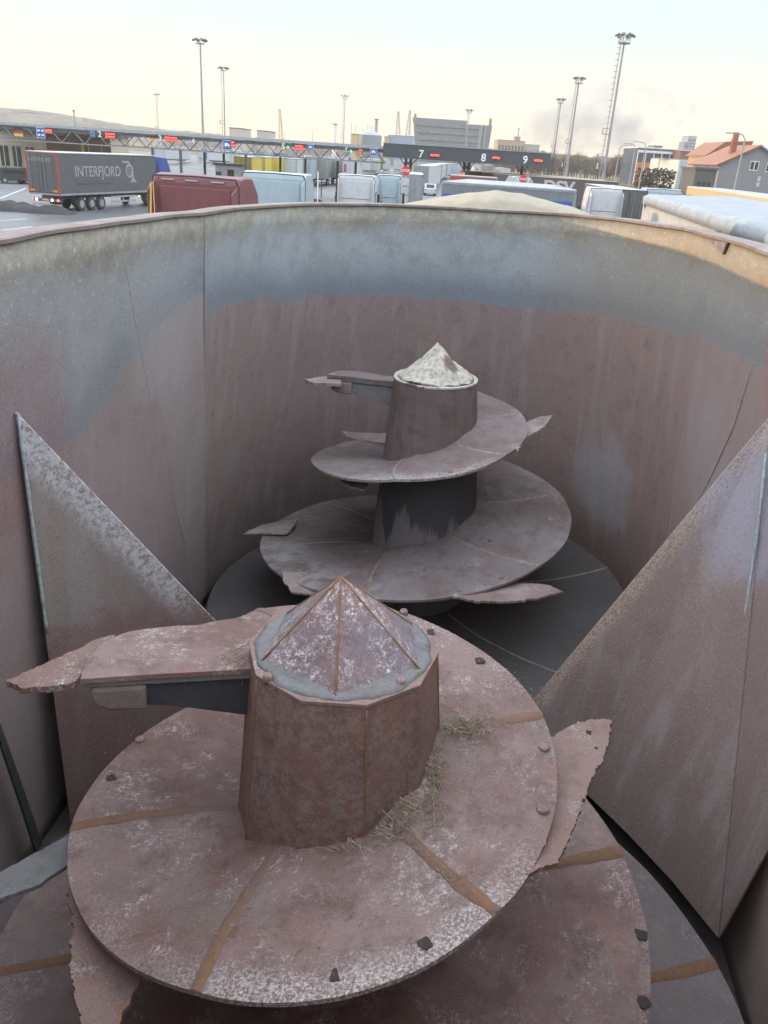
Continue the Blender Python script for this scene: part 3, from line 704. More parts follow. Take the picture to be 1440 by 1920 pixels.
redm = P('red sheet', (.45, .07, .05), dirt=.1); bluem = P('blue sheet', (.05, .12, .38), dirt=.1); beige = P('beige tarpaulin', (.34, .31, .235), dirt=.15, rough=.9)
letterw = P('white lettering', (.75, .75, .72), dirt=.05); orange = P('orange reflector', (.7, .25, .04)); roofr = P('orange roof tiles', (.29, .125, .065), dirt=.3)
greyw = P('grey render wall', (.24, .245, .25), dirt=.15, rough=.9); whit = P('white frames', (.7, .7, .68)); silver = P('silver alloy', (.5, .5, .5), rough=.35, metal=.6)
led = glow('red led matrix', (1.0, .07, .05), 1.6); ledg = glow('green led arrow', (.15, 1, .3), 1.0); lampw = glow('lit tail lamp', (1, .75, .7), 3.0); lampr = glow('red tail lamp', (1, .12, .08), 2.0); lampo = glow('orange side lamp', (1, .4, .05), 2.5)
def text(s, size, mat, parent, name, M, sx=1.0, depth=.01, bold=0):
    cu = bpy.data.curves.new('lettering', 'FONT'); cu.body = s; cu.size = size; cu.extrude = depth; cu.align_x = 'LEFT'; cu.offset = bold
    o = bpy.data.objects.new('lettering_tmp', cu); COL.objects.link(o); bpy.context.view_layer.update()
    me = bpy.data.meshes.new_from_object(o.evaluated_get(bpy.context.evaluated_depsgraph_get())); bpy.data.objects.remove(o)
    me.transform(M @ Matrix.Diagonal((sx, 1, 1, 1))); me.materials.clear(); me.materials.append(mat)
    r = bpy.data.objects.new(name, me); COL.objects.link(r)
    if parent: r.parent = parent
    return r
UPF = Matrix.Rotation(rad(90), 4, 'X')                       # text standing up, facing -Y
def facing(x, y, z, rz=0): return Matrix.Translation((x, y, z)) @ Matrix.Rotation(rz, 4, 'Z') @ UPF

# ================================================================== VEHICLES (local frame: rear at y=0 facing -Y, front at +Y)
def wheel(m, x, y, r=.5, w_=.3): m.tube((x - w_ / 2, y, r), (x + w_ / 2, y, r), r, n=20)
def wheels(t, ys, xs=(-1.05, 1.05), r=.5):
    for y in ys:
        for x in xs:
            m = MB(); m.tube((x - .15, y, r), (x + .15, y, r), r, n=20); wo_ = m.build('wheel', black, t, bevel=.03)
            sx = 1 if x > 0 else -1; q = MB(); q.tube((x + sx * .14, y, r), (x + sx * .165, y, r), r * .55, n=16); q.tube((x + sx * .16, y, r), (x + sx * .18, y, r), r * .2, n=10); q.build('rim', steel, wo_)
def trailer(label, loc, rz, side=pale, rear=pale, roof=white, L_=13.6, H_=4.0, W_=2.55, full=True, frame=None, group=None, doors=True, cat='trailer', kind='trailer', rib=True):
    t = thing(kind, label, cat, loc, rz, group); z0 = 1.15; fr_ = frame or steel
    b = MB(); b.box((0, L_ / 2, (z0 + H_) / 2), (W_ - .04, L_ - .06, H_ - z0 - .06)); b.build('side_cover', side, t, bevel=.03)
    m = MB(); m.box((0, L_ / 2, H_ - .015), (W_ - .06, L_ - .04, .05)); m.build('roof', roof, t)
    m = MB()
    for x in (-1, 1): m.box((x * (W_ / 2 - .05), .02, (z0 + H_) / 2), (.1, .1, H_ - z0)); m.box((x * (W_ / 2 - .02), L_ / 2, H_ - .05), (.05, L_, .1)); m.box((x * (W_ / 2 - .02), L_ / 2, z0 + .03), (.06, L_, .16))
    m.box((0, .02, H_ - .06), (W_, .1, .12)); m.box((0, .02, z0 + .03), (W_, .1, .16)); m.build('frame', fr_, t)
    if rib and full:
        for k in range(1, 20):
            for x in (-1, 1): MB().box((x * (W_ / 2 - .012), L_ * k / 20, (z0 + H_) / 2), (.03, .04, H_ - z0 - .3)).build('strap', side, t)
    if doors:
        for x in (-1, 1):
            d = MB(); d.box((x * W_ / 4 * .97, .0, (z0 + H_) / 2), (W_ / 2 - .12, .04, H_ - z0 - .24)); dr = d.build('rear_door', rear, t)
            q = MB()
            for dx in (-.28, .28): q.tube((x * W_ / 4 + dx, -.05, z0 + .15), (x * W_ / 4 + dx, -.05, H_ - .2), .018, n=6)
            q.build('lock_bar', steel, dr)
    m = MB(); m.box((0, L_ * .5, .98), (1.1, L_ - .6, .22)); m.box((0, .12, .55), (2.3, .1, .14)); m.box((-.8, .15, .8), (.1, .1, .4)); m.box((.8, .15, .8), (.1, .1, .4)); m.build('chassis', dsteel, t)
    if full:
        wheels(t, (2.4, 3.7, 5.0))
        for x in (-1.2, 1.2): MB().box((x, L_ * .56, .85), (.04, 3.6, .12)).box((x, L_ * .56, .6), (.04, 3.6, .12)).box((x, L_ * .56, .72), (.03, .1, .3)).build('side_guard', steel, t)
    return t
def cab(label, loc, rz, paint=white, W_=2.5, H_=3.9, L_=2.3, roofspoil=True, group='white and coloured truck cabs behind the tub', inner=None, kind='truck_cab'):
    t = thing(kind, label, 'truck', loc, rz, group)
    prof_ = [(0, .95), (0, H_ - .25), (.12, H_ - .06), (.5, H_), (L_ - .9, H_ - .02), (L_ - .35, H_ - .5), (L_ - .12, 2.4), (L_, 1.6), (L_, .6), (.9, .6)]
    rings = []
    for x, ins in ((-W_ / 2, .09), (-W_ / 2 + .05, .02), (-W_ / 2 + .15, 0), (W_ / 2 - .15, 0), (W_ / 2 - .05, .02), (W_ / 2, .09)):
        cy, cz = L_ / 2, (H_ + .9) / 2
        rings.append([(x, y + (ins if y < cy else -ins) * .6, z - (ins if z > cz else -ins) * .5) for y, z in prof_])
    MB().ring(rings).build('body', paint, t, bevel=.03)
    m = MB(); m.box((0, -.015, (H_ + 1.2) / 2 - .1), (W_ - .55, .04, H_ - 1.75)); pn = m.build('rear_panel', inner or paint, t, bevel=.02)
    q = MB(); q.box((0, -.04, H_ * .62), (W_ - .6, .02, .025)); q.box((-.45, -.04, 1.75), (.16, .02, .09)); q.box((.45, -.04, 1.75), (.16, .02, .09)); q.build('vent', black, pn)
    for s in (-1, 1):
        m = MB(); m.prism([(s * (W_ / 2 - .04), -.02, 1.0), (s * (W_ / 2 - .04), -.02, H_ - .25), (s * (W_ / 2 - .10), -.48, H_ - .5), (s * (W_ / 2 - .07), -.55, 1.0)], (s * .035, 0, 0)); m.build('side_fairing', paint, t)
        m = MB(); m.tube((s * (W_ / 2 - .01), -.03, 1.0), (s * (W_ / 2 - .01), -.03, H_ - .3), .028, n=6); m.tube((s * (W_ / 2 - .01), -.03, H_ - .3), (s * (W_ / 2 - .1), -.04, H_ - .08), .028, n=6); m.tube((s * (W_ / 2 - .1), -.04, H_ - .08), (0, -.04, H_ - .05), .028, n=6); m.build('seal_strip', black, t)
        m = MB(); m.box((s * (W_ / 2 + .22), L_ - .35, 2.35), (.16, .12, .75)); m.box((s * (W_ / 2 + .08), L_ - .35, 2.68), (.25, .05, .05)); m.build('mirror', black, t, bevel=.03)
    m = MB(); m.box((0, -.8, .8), (.9, 5.0, .25)); m.box((0, -1.5, 1.05), (1.0, .9, .12)); m.build('chassis', dsteel, t)
    wheels(t, (-2.6, 1.3))
    m = MB(); m.tube((-.5, -.35, .95), (-.5, -.35, 2.2), .07, n=8); m.tube((.1, -.25, 1.0), (.35, -.3, 1.9), .03, n=6); m.build('air_lines', black, t)
    return t
# ---- dark curtain-sided truck on the left
IJ = (-24.85, 61.6); ijr = -rad(14)
ij = thing('semi_truck', 'dark grey curtain sided truck with red corner posts and lit tail lamps on the left', 'truck', (IJ[0] - 1.28 * math.cos(ijr), IJ[1] - 1.28 * math.sin(ijr), 0), ijr)
t = ij; L_ = 13.6; H_ = 4.0; z0 = 1.15
MB().box((0, L_ / 2, 2.58), (2.5, L_ - .1, 2.75)).build('side_curtain', dgrey, t, bevel=.02)
MB().box((0, L_ / 2, H_), (2.56, L_, .06)).build('roof', white, t)
m = MB(); 
for x in (-1.25, 1.25): m.box((x, 0, 2.6), (.07, .1, 2.8))
m.box((0, 0, 3.95), (2.55, .1, .07)); m.build('corner_post', redm, t)
for x in (-1, 1):
    d = MB().box((x * .61, -.03, 2.62), (1.17, .04, 2.62)).build('rear_door', dgrey, t); q = MB()
    for dx in (-.3, .3): q.tube((x * .61 + dx, -.07, 1.3), (x * .61 + dx, -.07, 3.9), .018, n=6)
    q.build('lock_bar', dsteel, d)
    MB().box((x * .95, -.07, 1.42), (.42, .02, .13)).build('marker_board', orange, t)
MB().box((0, L_ / 2, 1.2), (2.54, L_, .14)).build('side_rail', steel, t)
MB().box((0, .1, .78), (2.5, .12, .2)).build('lamp_bar', dsteel, t)
for x, mt_ in ((-1.1, lampr), (-.75, lampw), (.55, lampw), (1.05, lampr)): MB().tube((x, .02, .8), (x, .0, .8), .09, n=12).build('tail_lamp', mt_, t)
MB().box((0, .02, .8), (.5, .02, .12)).build('number_plate', P('plate yellow', (.6, .5, .2)), t)
MB().box((0, .05, .48), (2.4, .1, .12)).build('bumper', silver, t)
wheels(t, (2.6, 3.9, 5.2), (-1.08, 1.08)); wheels(t, (12.2, 15.5), (-1.08, 1.08))
MB().box((1.22, 8.3, .9), (.05, 3.6, .12)).box((1.22, 8.3, .55), (.05, 3.6, .14)).box((1.21, 8.3, .72), (.04, .1, .4)).build('side_guard', silver, t)
MB().box((1.25, 10.6, .85), (.03, .16, .1)).build('side_lamp', lampo, t)
MB().box((0, 7, .95), (1, 13.4, .25)).build('chassis', dsteel, t)
MB().prism([(-1.2, 14.3, .7), (-1.2, 14.3, 3.9), (-1.2, 15.6, 3.85), (-1.2, 16.5, 2.4), (-1.2, 16.6, .7)], (2.4, 0, 0)).build('cab', P('deep blue cab', (.07, .10, .32)), t, bevel=.06)
SIDE = lambda x, y, z: Matrix.Translation((x, y, z)) @ Matrix.Rotation(rad(90), 4, 'Z') @ UPF
text('INTERFJORD', 1.05, P('grey lettering', (.34, .35, .34)), t, 'lettering', SIDE(1.262, 2.0, 2.42), sx=1.03, depth=.004, bold=.012)
text('Groupage Transport - Thermo Transport', .28, P('faint lettering', (.13, .135, .135)), t, 'lettering', SIDE(1.262, 2.1, 1.85), depth=.004)
text('INTERFJORD', .34, P('grey lettering', (.34, .35, .34)), t, 'lettering', facing(-1.1, -.065, 3.38), depth=.004)
lg = MB(); cy, cz, r = 9.35, 2.8, .52
lg.ring([[(1.262, cy + rr * math.cos(a), cz + rr * math.sin(a)) for rr, a in [(r, 2 * math.pi * i / 24) for i in range(24)]], [(1.27, cy + r * math.cos(2 * math.pi * i / 24), cz + r * math.sin(2 * math.pi * i / 24)) for i in range(24)]])
lo = lg.build('emblem', P('grey lettering', (.34, .35, .34)), t)
e = MB()
e.ring([[(1.274, cy + .36 * math.cos(2 * math.pi * i / 20), cz + .36 * math.sin(2 * math.pi * i / 20)) for i in range(20)], [(1.278, cy + .36 * math.cos(2 * math.pi * i / 20), cz + .36 * math.sin(2 * math.pi * i / 20)) for i in range(20)]])
e.build('emblem_centre', dgrey, lo)
e = MB(); e.box((1.282, cy, cz), (.006, .64, .04)); e.box((1.282, cy, cz), (.006, .04, .64)); e.box((1.282, cy, cz + .18), (.006, .5, .03)); e.box((1.282, cy, cz - .18), (.006, .5, .03)); e.build('emblem_lines', P('grey lettering', (.34, .35, .34)), lo)
e = MB(); e.prism([(1.262, 8.3, 3.55), (1.262, 9.3, 3.55), (1.262, 9.95, 3.0), (1.262, 9.95, 2.3), (1.262, 10.4, 1.95), (1.262, 9.4, 1.95), (1.262, 9.72, 2.3), (1.262, 9.72, 3.0), (1.262, 9.2, 3.38), (1.262, 8.6, 3.38)], (.006, 0, 0)); e.build('emblem_tail', P('grey lettering', (.34, .35, .34)), lo)
# ---- cabs right behind the tub
def at_top(px, py, Y): p = atY(px, py, Y); return p
def cab_px(x0, x1, ytop, Y, label, paint, rz=0, **k):
    a = atY(x0, ytop, Y); b = atY(x1, ytop, Y); return cab(label, ((a.x + b.x) / 2, Y, 0), rz, paint, W_=b.x - a.x, H_=a.z, **k)
c = cab_px(278, 452, 322, 27, 'dark red truck cab seen from behind with silver trim along its roof edge', redp, rz=rad(-9), L_=2.2)
for x0 in (-.9, -.1, .75): MB().box((x0, -.035, 4.12), (.42, .03, .035)).build('trim_strip', silver, c)
MB().tube((-1.22, -.7, 2.9), (-1.12, -.75, 4.0), .03, n=6).build('warning_pole', yellow, c)
MB().box((1.33, 1.2, 3.4), (.02, 1.3, .5)).build('side_flash', cream, c)
cab_px(452, 574, 319, 40, 'light blue truck cab seen from behind with a small dark vent', blueish, rz=rad(-4), L_=2.6)
cab_px(634, 704, 325, 57, 'white truck cab with black seal frame, left one of the adjoining pair', white)
cab_px(709, 753, 326, 61, 'pale bluish white truck cab, right one of the adjoining pair', blueish)
cab_px(1107, 1171, 350, 60, 'white truck cab seen from behind beside the dark box trailer', white)
cab_px(1212, 1282, 352, 66, 'pale blue white truck cab half hidden behind the quilted white tarpaulin', blueish)
# small white cab near the stop sign, left of the brown trailer
cab_px(962, 1000, 330, 92, 'small white truck cab at the left end of the brown trailer', white, rz=rad(20))
def gpos(px, Y): p = atY(px, 300, Y); return (p.x, Y, 0)
# ---- brown trailer with letters
q = gpos(1150, 88)
dv = trailer('brown grey curtain trailer with large pale letters DSV on its side', (q[0] + 1.8, 92, 0), rad(72), side=brown, rear=dgrey, roof=cream, frame=dsteel, H_=4.05, doors=True, L_=13.2)
text('DSV', 1.45, P('pale letters', (.55, .50, .45)), dv, 'lettering', Matrix.Translation((-1.285, 7.6, 2.75)) @ Matrix.Rotation(rad(-90), 4, 'Z') @ UPF, sx=1.25, depth=.01, bold=.05)
trailer('cream roofed trailer parked just behind the brown lettered one', (q[0] + 1.5, 97, 0), rad(74), side=brown, roof=cream, H_=4.1, frame=cream, rib=False)
trailer('farthest of the three cream roofed trailers by the gantry end', (q[0] - .5, 102, 0), rad(75), side=dgrey, roof=cream, H_=4.12, frame=cream, rib=False)
# ---- blue-striped trailer in front of it
q = atY(838, 340, 52)
bt = trailer('grey tarpaulin trailer with white roof and red and blue stripes low on its side', (atY(1068, 350, 50).x + .3, 49.5, 0), rad(80), side=P('grey green tarpaulin', (.19, .22, .24), dirt=.15), roof=white, H_=4.0, L_=7.6)
MB().prism([(-1.2, .1, 4.02), (1.2, .1, 4.02), (0, .1 + 1.2, 4.25)], (0, .01, 0)).prism([(-1.25, .05, 4.03), (-1.25, 7.55, 4.03), (0, 6.2, 4.22), (0, 1.4, 4.22)], (0, 0, -.02)).prism([(1.25, .05, 4.03), (1.25, 7.55, 4.03), (0, 6.2, 4.22), (0, 1.4, 4.22)], (0, 0, -.02)).build('hip_roof', P('pale blue roof', (.34, .38, .41)), bt)
for z, mt_, hh in ((3.45, bluem, .5), (3.2, redm, .25)):
    MB().box((-1.275 - (.006 if mt_ is redm else 0), 3.8, z - (.3 if mt_ is bluem else 0)), (.02, 7.3 if mt_ is bluem else 5.6, hh)).build('stripe', mt_, bt)
trailer('low dark red box trailer with white roof beyond the grey tarpaulin trailer', (atY(932, 332, 78).x, 78, 0), rad(86), side=redm, roof=white, H_=3.95, L_=4.2, rib=False)
trailer('dark box trailer beside the white cab on the right', (atY(1190, 352, 62).x, 63, 0), rad(-3), side=dgrey, rear=dgrey, H_=3.95, frame=dsteel, rib=False)
trailer('narrow grey framed trailer beside the round stop sign', (atY(776, 323, 66).x, 66, 0), 0, side=pale, rear=steel, H_=4.0, W_=1.6, L_=9, frame=steel, rib=False)
# ---- beige tarpaulin load right behind the tub
bz = thing('tarp_covered_trailer', 'trailer under a beige ridged tarpaulin right behind the tub rim', 'trailer', (0, 0, 0))
Yb = 22
A = [atY(735, 392, Yb), atY(752, 383, Yb), atY(820, 371, Yb), atY(885, 361, Yb), atY(932, 357, Yb), atY(978, 363, Yb), atY(1030, 376, Yb), atY(1082, 391, Yb), atY(1110, 402, Yb)]
V = []; F = []
nx, ny = 60, 12
XS = [p.x for p in A]; ZS = [p.z for p in A]
for i in range(nx + 1):
    x = XS[0] + (XS[-1] - XS[0]) * i / nx; h = lerp_(x, XS, ZS)
    for j in range(ny + 1):
        tt = j / ny; y = Yb - 1.2 + 3.4 * tt; e = abs(tt - .38) / (.38 if tt < .38 else .62)
        V.append((x, y, (-.7 if j == 0 else 0) + h - .28 * e ** 1.6 * 1.2 - .02 * mnoise.noise(Vector((x * 2.5, y * 2.5, 0))) + .018 * math.sin(x * 9) * e))
for i in range(nx):
    for j in range(ny): a = i * (ny + 1) + j; F.append((a, a + 1, a + ny + 2, a + ny + 1))
o = MB().add(V, F).build('tarpaulin', beige, bz, smooth=True); md = o.modifiers.new('t', 'SOLIDIFY'); md.thickness = .02
MB().box(((XS[0] + XS[-1]) / 2, Yb + .5, 2.55), (XS[-1] - XS[0] - .1, 2.5, 2.6)).build('side_board', P('grey side board', (.2, .2, .2)), bz, bevel=.03)
MB().box(((XS[0] + XS[-1]) / 2, Yb + .5, 1.1), (XS[-1] - XS[0] - .3, 1.0, .3)).build('chassis', dsteel, bz)
m = MB()
for x in (XS[0] + .7, XS[-1] - .7):
    for y in (-.6, 1.6): m = MB(); m.tube((x - .5, Yb + y - .15, .5), (x - .5, Yb + y + .15, .5), .5, n=20); m.build('wheel', black, bz)
# ---- white quilted tarpaulin trailer on the right
wt = thing('quilted_tarp_trailer', 'long trailer with a white quilted tarpaulin roof with scalloped edge at the right', 'trailer', (0, 0, 0))
a0 = atZ(1206, 371, 4.02); a1 = atZ(1440, 442, 4.02); d = (a1 - a0).normalized(); a1 = a0 + d * 24; nn = Vector((-d.y, d.x, 0)); nn = Vector((.69, .73, 0))
V = []; F = []; nx, ny = 240, 30; Wd = 12.5
for i in range(nx + 1):
    u = 24 * i / nx; ph = (u % 1.15) / 1.15; b = math.sin(math.pi * ph) ** .5
    for j in range(ny + 1):
        v = j / ny * Wd; e = max(0, 1 - v / .55)
        z = 4.18 - e ** 2 * (.12 + .10 * (1 - b)) + .03 * mnoise.noise(Vector((u * 1.3, v * 1.3, 0))) + .045 * b * math.exp(-v * 1.5)
        p = a0 + d * u + nn * v; V.append((p.x - nn.x * .06 * b * e, p.y - nn.y * .06 * b * e, z))
    p = a0 + d * u; V.append((p.x - nn.x * .05 * b, p.y - nn.y * .05 * b, 3.74 + .05 * (1 - b)))
w_ = ny + 2
for i in range(nx):
    for j in range(ny): a = i * w_ + j; F.append((a, a + 1, a + w_ + 1, a + w_))
    a = i * w_; F.append((a, a + w_, a + w_ + ny + 1, a + ny + 1))
MB().add(V, F).build('tarpaulin', P('white quilted tarpaulin', (.29, .32, .34), dirt=.25, scale=1.5), wt, smooth=True).modifiers.new('t', 'SOLIDIFY').thickness = .01
cc = a0 + d * 12 + nn * Wd / 2; rz_ = math.atan2(d.y, d.x)
MB().prism([tuple((a0 + d * u + nn * v).xy) + (1.3,) for u, v in ((.1, .1), (23.9, .1), (23.9, Wd - .1), (.1, Wd - .1))], (0, 0, 2.6)).build('body', P('grey white box side', (.42, .42, .40), dirt=.25), wt)
MB().prism([tuple((a0 + d * u + nn * v).xy) + (.9,) for u, v in ((.5, .8), (23.5, .8), (23.5, Wd - .8), (.5, Wd - .8))], (0, 0, .35)).build('chassis', dsteel, wt)
for k in (3, 4.3, 5.6, 19):
    for s in (.35, Wd - .35):
        p = a0 + d * k + nn * s; MB().tube((p.x - nn.x * .15, p.y - nn.y * .15, .5), (p.x + nn.x * .15, p.y + nn.y * .15, .5), .5, n=18).build('wheel', black, wt)
fp = [a0 + Vector((0, 0, -.28)) + nn * .1, a0 + d * .8 + Vector((0, 0, -.1)) - nn * .08, a0 + d * 1.1 + Vector((0, 0, -.32)) - nn * .12, a0 + d * .9 + Vector((0, 0, -.42)) - nn * .1]
MB().prism(fp, (.02, -.02, 0)).build('loose_flap', cream, wt)
# ---- beige box trailer with cream edge
q0 = atZ(1289, 349, 4.4); q1 = atZ(1440, 369, 4.4); d2 = (q1 - q0).normalized(); 
yt = trailer('beige sided trailer with a pale blue roof behind the quilted tarpaulin', (q0.x - d2.y * 1.28, q0.y + d2.x * 1.28, 0), math.atan2(-d2.x, d2.y), L_=24, H_=4.4, side=P('ochre box side', (.46, .36, .19), dirt=.1), roof=P('pale blue roof', (.34, .38, .41)), rear=P('ochre box side', (.46, .36, .19)), frame=cream, rib=False)

# ---- lines of parked trailers in the yard (each its own object)
grp = 'trailers parked in the yard beyond the gantry'
def tr_px(x0, x1, ytop, label, side, rear=None, roof=white, rz=0, L_=13.6, H_=4.0, **k):
    a = ray(x0, ytop); Y = (H_ - CAM_H) / (a.z / a.y); Y = min(max(Y, 105), 330); xl = atY(x0, ytop, Y).x; xr = atY(x1, ytop, Y).x
    return trailer(label, (min((xl + xr) / 2, xl + 1.28 + 99), Y, 0), rz, side=side, rear=rear or side, roof=roof, L_=L_, H_=H_, full=(Y < 190), group=grp, rib=False, W_=min(2.6, max(2.2, abs(xr - xl))), **k)
tr_px(444, 466, 293, 'yellow box trailer, left half of the yellow pair behind the light blue cab', yellow)
yt2 = tr_px(466, 497, 293, 'yellow box trailer with a small dark tree emblem on its rear', yellow)
e = MB(); e.box((0, -.035, 2.3), (.1, .02, .9)); 
for k in range(9): a = math.pi * k / 8; e.box((.45 * math.cos(a), -.035, 2.75 + .3 * math.sin(a)), (.3, .02, .12), ry=-a)
e.build('emblem', P('dark emblem', (.2, .16, .05)), yt2)
tr_px(513, 528, 295, 'narrow yellow trailer rear beside the grey silver trailer', yellow)
tr_px(529, 556, 296, 'pale silver trailer just right of the narrow yellow one', pale)
tr_px(560, 577, 297, 'bluish white trailer between the silver and the grey trailer', blueish)
tr_px(578, 620, 297, 'nearest grey curtain trailer left of the white cabs', P('mid grey tarpaulin', (.26, .27, .26)), H_=4.0)
tr_px(625, 641, 299, 'grey trailer left of the one with red marks', P('mid grey tarpaulin', (.26, .27, .26)))
tk = tr_px(645, 664, 301, 'white trailer with red marks on its rear', white)
MB().box((-.6, -.04, 2.9), (.35, .02, 1.2)).build('red_mark', redm, tk)
tr_px(674, 700, 297, 'grey silver trailer under the blue gantry sign', pale)
tr_px(703, 712, 298, 'trailer with a slim yellow rear near the fascia end', yellow)
for i in range(10):                                             # herring-bone row running away on the right of the lane
    Y = 140 + i * 13; x = atY(777 + i * 5.2, 305, Y).x + 1.2
    trailer(['nearest grey trailer of the long row under the number seven', 'second trailer of the row under the number seven', 'third trailer of the row under the number seven'][i] if i < 3 else ['fourth', 'fifth', 'sixth', 'seventh', 'eighth', 'ninth', 'farthest'][i - 3] + ' trailer of the row running away under the number seven',
            (x, Y, 0), rad(-10), side=[pale, white, P('mid grey tarpaulin', (.26, .27, .26)), blueish][i % 4], rear=[P('mid grey tarpaulin', (.26, .27, .26)), pale, white][i % 3], full=(i < 4), rib=False, group='row of trailers running away under number seven')
for i, (x0, x1, s_, l_) in enumerate([(886, 906, white, 'white truck rear with a red sign under the number eight'), (911, 929, P('mid grey tarpaulin', (.26, .27, .26)), 'grey trailer right of the white truck under number eight'), (934, 948, pale, 'pale trailer at the right end of the row under number eight')]):
    o = tr_px(x0, x1, 306, l_, s_)
    if i == 0: MB().box((0, -.04, 2.3), (.7, .02, .7)).build('red_mark', redm, o)
for i in range(12):                                             # further back, left part of the yard
    px = 300 + i * 34 + (i % 3) * 5; Y = 215 + (i % 4) * 22
    p = gpos(px, Y)
    trailer(['pale', 'white', 'blue', 'grey'][i % 4] + ' trailer in the distant left part of the yard, ' + ['behind the red cab', 'above the red cab roof', 'left of the booth', 'behind the booth', 'right of the booth', 'behind the yellow pair', 'right of the yellow pair', 'above the light blue cab', 'left of the near grey trailer', 'behind the near grey trailer', 'left of the white cabs', 'behind the white cabs'][i],
            p, rad(random.Random(i).choice([0, 8, 80, -12])), side=[pale, white, bluem, P('mid grey tarpaulin', (.26, .27, .26))][i % 4], full=False, rib=False, group='distant trailers in the left yard')
for i, (px, Y) in enumerate([(700, 240), (725, 265), (745, 285), (760, 240), (838, 300), (855, 300), (868, 260), (950, 210)]):
    trailer(['pale', 'white', 'blue', 'grey'][i % 4] + ' trailer far off in the middle of the yard, ' + ['over the left white cab', 'over the right white cab', 'left of the stop sign', 'behind the stop sign', 'at the end of the lane', 'right of the lane end', 'left of number eight', 'left of number nine'][i],
            gpos(px, Y), rad([0, 5, -8, 0, 4, 4, 85, 0][i]), side=[pale, white, blueish, P('mid grey tarpaulin', (.26, .27, .26))][i % 4], full=False, rib=False, group='distant trailers in the middle yard')
# blue lorry by number nine
q = gpos(953, 120); cab('blue truck cab parked under the number nine fascia', q, rad(160), P('bright blue cab', (.06, .20, .5)), group='white and coloured truck cabs behind the tub', H_=3.3)
# ---- cars
def car(label, loc, rz, paint, suv=False, group='cars in the yard'):
    t = thing('parked_car', label, 'car', loc, rz, group); H_ = 1.7 if suv else 1.45
    prof_ = [(0, .35), (0, .95), (.1, 1.05), (.45, H_ - .05), (.9, H_), (2.6, H_ - .03), (3.3, 1.05), (4.3, .9), (4.45, .6), (4.4, .3)]
    MB().ring([[(x, y, z if z < 1.1 else 1.05 + (z - 1.05) * (1 if abs(x) < .7 else .9)) for y, z in prof_] for x in (-.88, -.7, .7, .88)]).build('body', paint, t, bevel=.05)
    MB().prism([(-.62, .14, 1.08), (.62, .14, 1.08), (.56, .40, H_ - .12), (-.56, .40, H_ - .12)], (0, -.03, 0)).build('rear_window', glass, t)
    for s in (-1, 1):
        MB().prism([(s * .885, .6, 1.05), (s * .86, .9, H_ - .12), (s * .86, 2.5, H_ - .14), (s * .885, 3.1, 1.05)], (s * .012, 0, 0)).build('side_window', glass, t)
        MB().box((s * .72, -.01, .85), (.22, .04, .16)).build('tail_lamp', redm, t)
    MB().prism([(-.6, 2.72, H_ - .08), (.6, 2.72, H_ - .08), (.68, 3.28, 1.1), (-.68, 3.28, 1.1)], (0, .03, .02)).build('windscreen', glass, t)
    wheels(t, (.8, 3.6), (-.78, .78), .33)
    return t
car('dark grey car parked by the beige building on the left', gpos(22, 95), rad(-75), P('dark car paint', (.06, .065, .07), rough=.3), True)
car('dark car at the left edge of the photo by the beige building', gpos(-12, 93), rad(-60), P('dark car paint', (.06, .065, .07)), True)
car('white car driving down the lane behind the beige tarpaulin', gpos(811, 130), rad(0), white, True)
car('dark car beside the white cabs and yellow bollards', gpos(617, 75), rad(80), P('dark car paint', (.06, .065, .07)))
# black heap left of truck
hp = MB(); p = atZ(10, 397, 0); V = []; F = []; nx, ny = 70, 16
for i in range(nx + 1):
    for j in range(ny + 1):
        u, v = i / nx, j / ny; e = max(0, 1 - (2 * u - 1) ** 4) * math.sin(math.pi * v) ** .6
        h = e * (.62 + .35 * mnoise.noise(Vector((u * 5, v * 2, 3))) + .16 * mnoise.noise(Vector((u * 17, v * 6, 1))))
        V.append((p.x - 5 + u * 9.5, p.y + v * 2.2 + .3 * mnoise.noise(Vector((u * 6, 0, 0))), max(0, h) - .02))
for i in range(nx):
    for j in range(ny): a = i * (ny + 1) + j; F.append((a, a + 1, a + ny + 2, a + ny + 1))
hp.add(V, F)
tag(hp.build('tarp_heap', black, smooth=True), 'low heap under black plastic left of the dark grey truck', 'heap')

# ================================================================== GANTRY
ga = thing('lane_gantry', 'long grey steel lane canopy with open truss front above the lanes', 'canopy', (0, 0, 0)); GY = 100
xl, xr = atY(-60, 230, GY).x, atY(722, 272, GY).x
rf_ = P('canopy roof', (.30, .33, .35), dirt=.2)
MB().box(((xl + xr) / 2, GY + 3.2, 6.02), (xr - xl, 6.8, .14)).build('roof', rf_, ga)
MB().box(((xl + xr) / 2, GY - .22, 5.98), (xr - xl, .08, .30)).build('fascia', P('pale blue fascia', (.36, .40, .42)), ga)
m = MB(); m.box(((xl + xr) / 2, GY + .3, 5.6), (xr - xl, .1, .34)); m.build('gutter_band', steel, ga)
def truss(x0, x1, y, z0, z1, n, mat, parent):
    m = MB(); m.box(((x0 + x1) / 2, y, z0), (x1 - x0, .14, .12)); m.box(((x0 + x1) / 2, y, z1), (x1 - x0, .14, .12)); st_ = (x1 - x0) / n
    for k in range(n):
        a = x0 + k * st_; b = a + st_; m.tube((a, y, z0), ((a + b) / 2, y, z1), .05, n=5); m.tube(((a + b) / 2, y, z1), (b, y, z0), .05, n=5)
    m.build('truss', mat, parent)
truss(xl, xr, GY, 4.35, 5.75, 18, steel, ga); truss(xl, xr, GY + 6, 4.35, 5.75, 18, dsteel, ga)
m = MB()
for k in range(19):
    x = xl + (xr - xl) * k / 18; m.box((x, GY + 3, 5.8), (.1, 6, .12))
m.build('cross_beam', dsteel, ga)
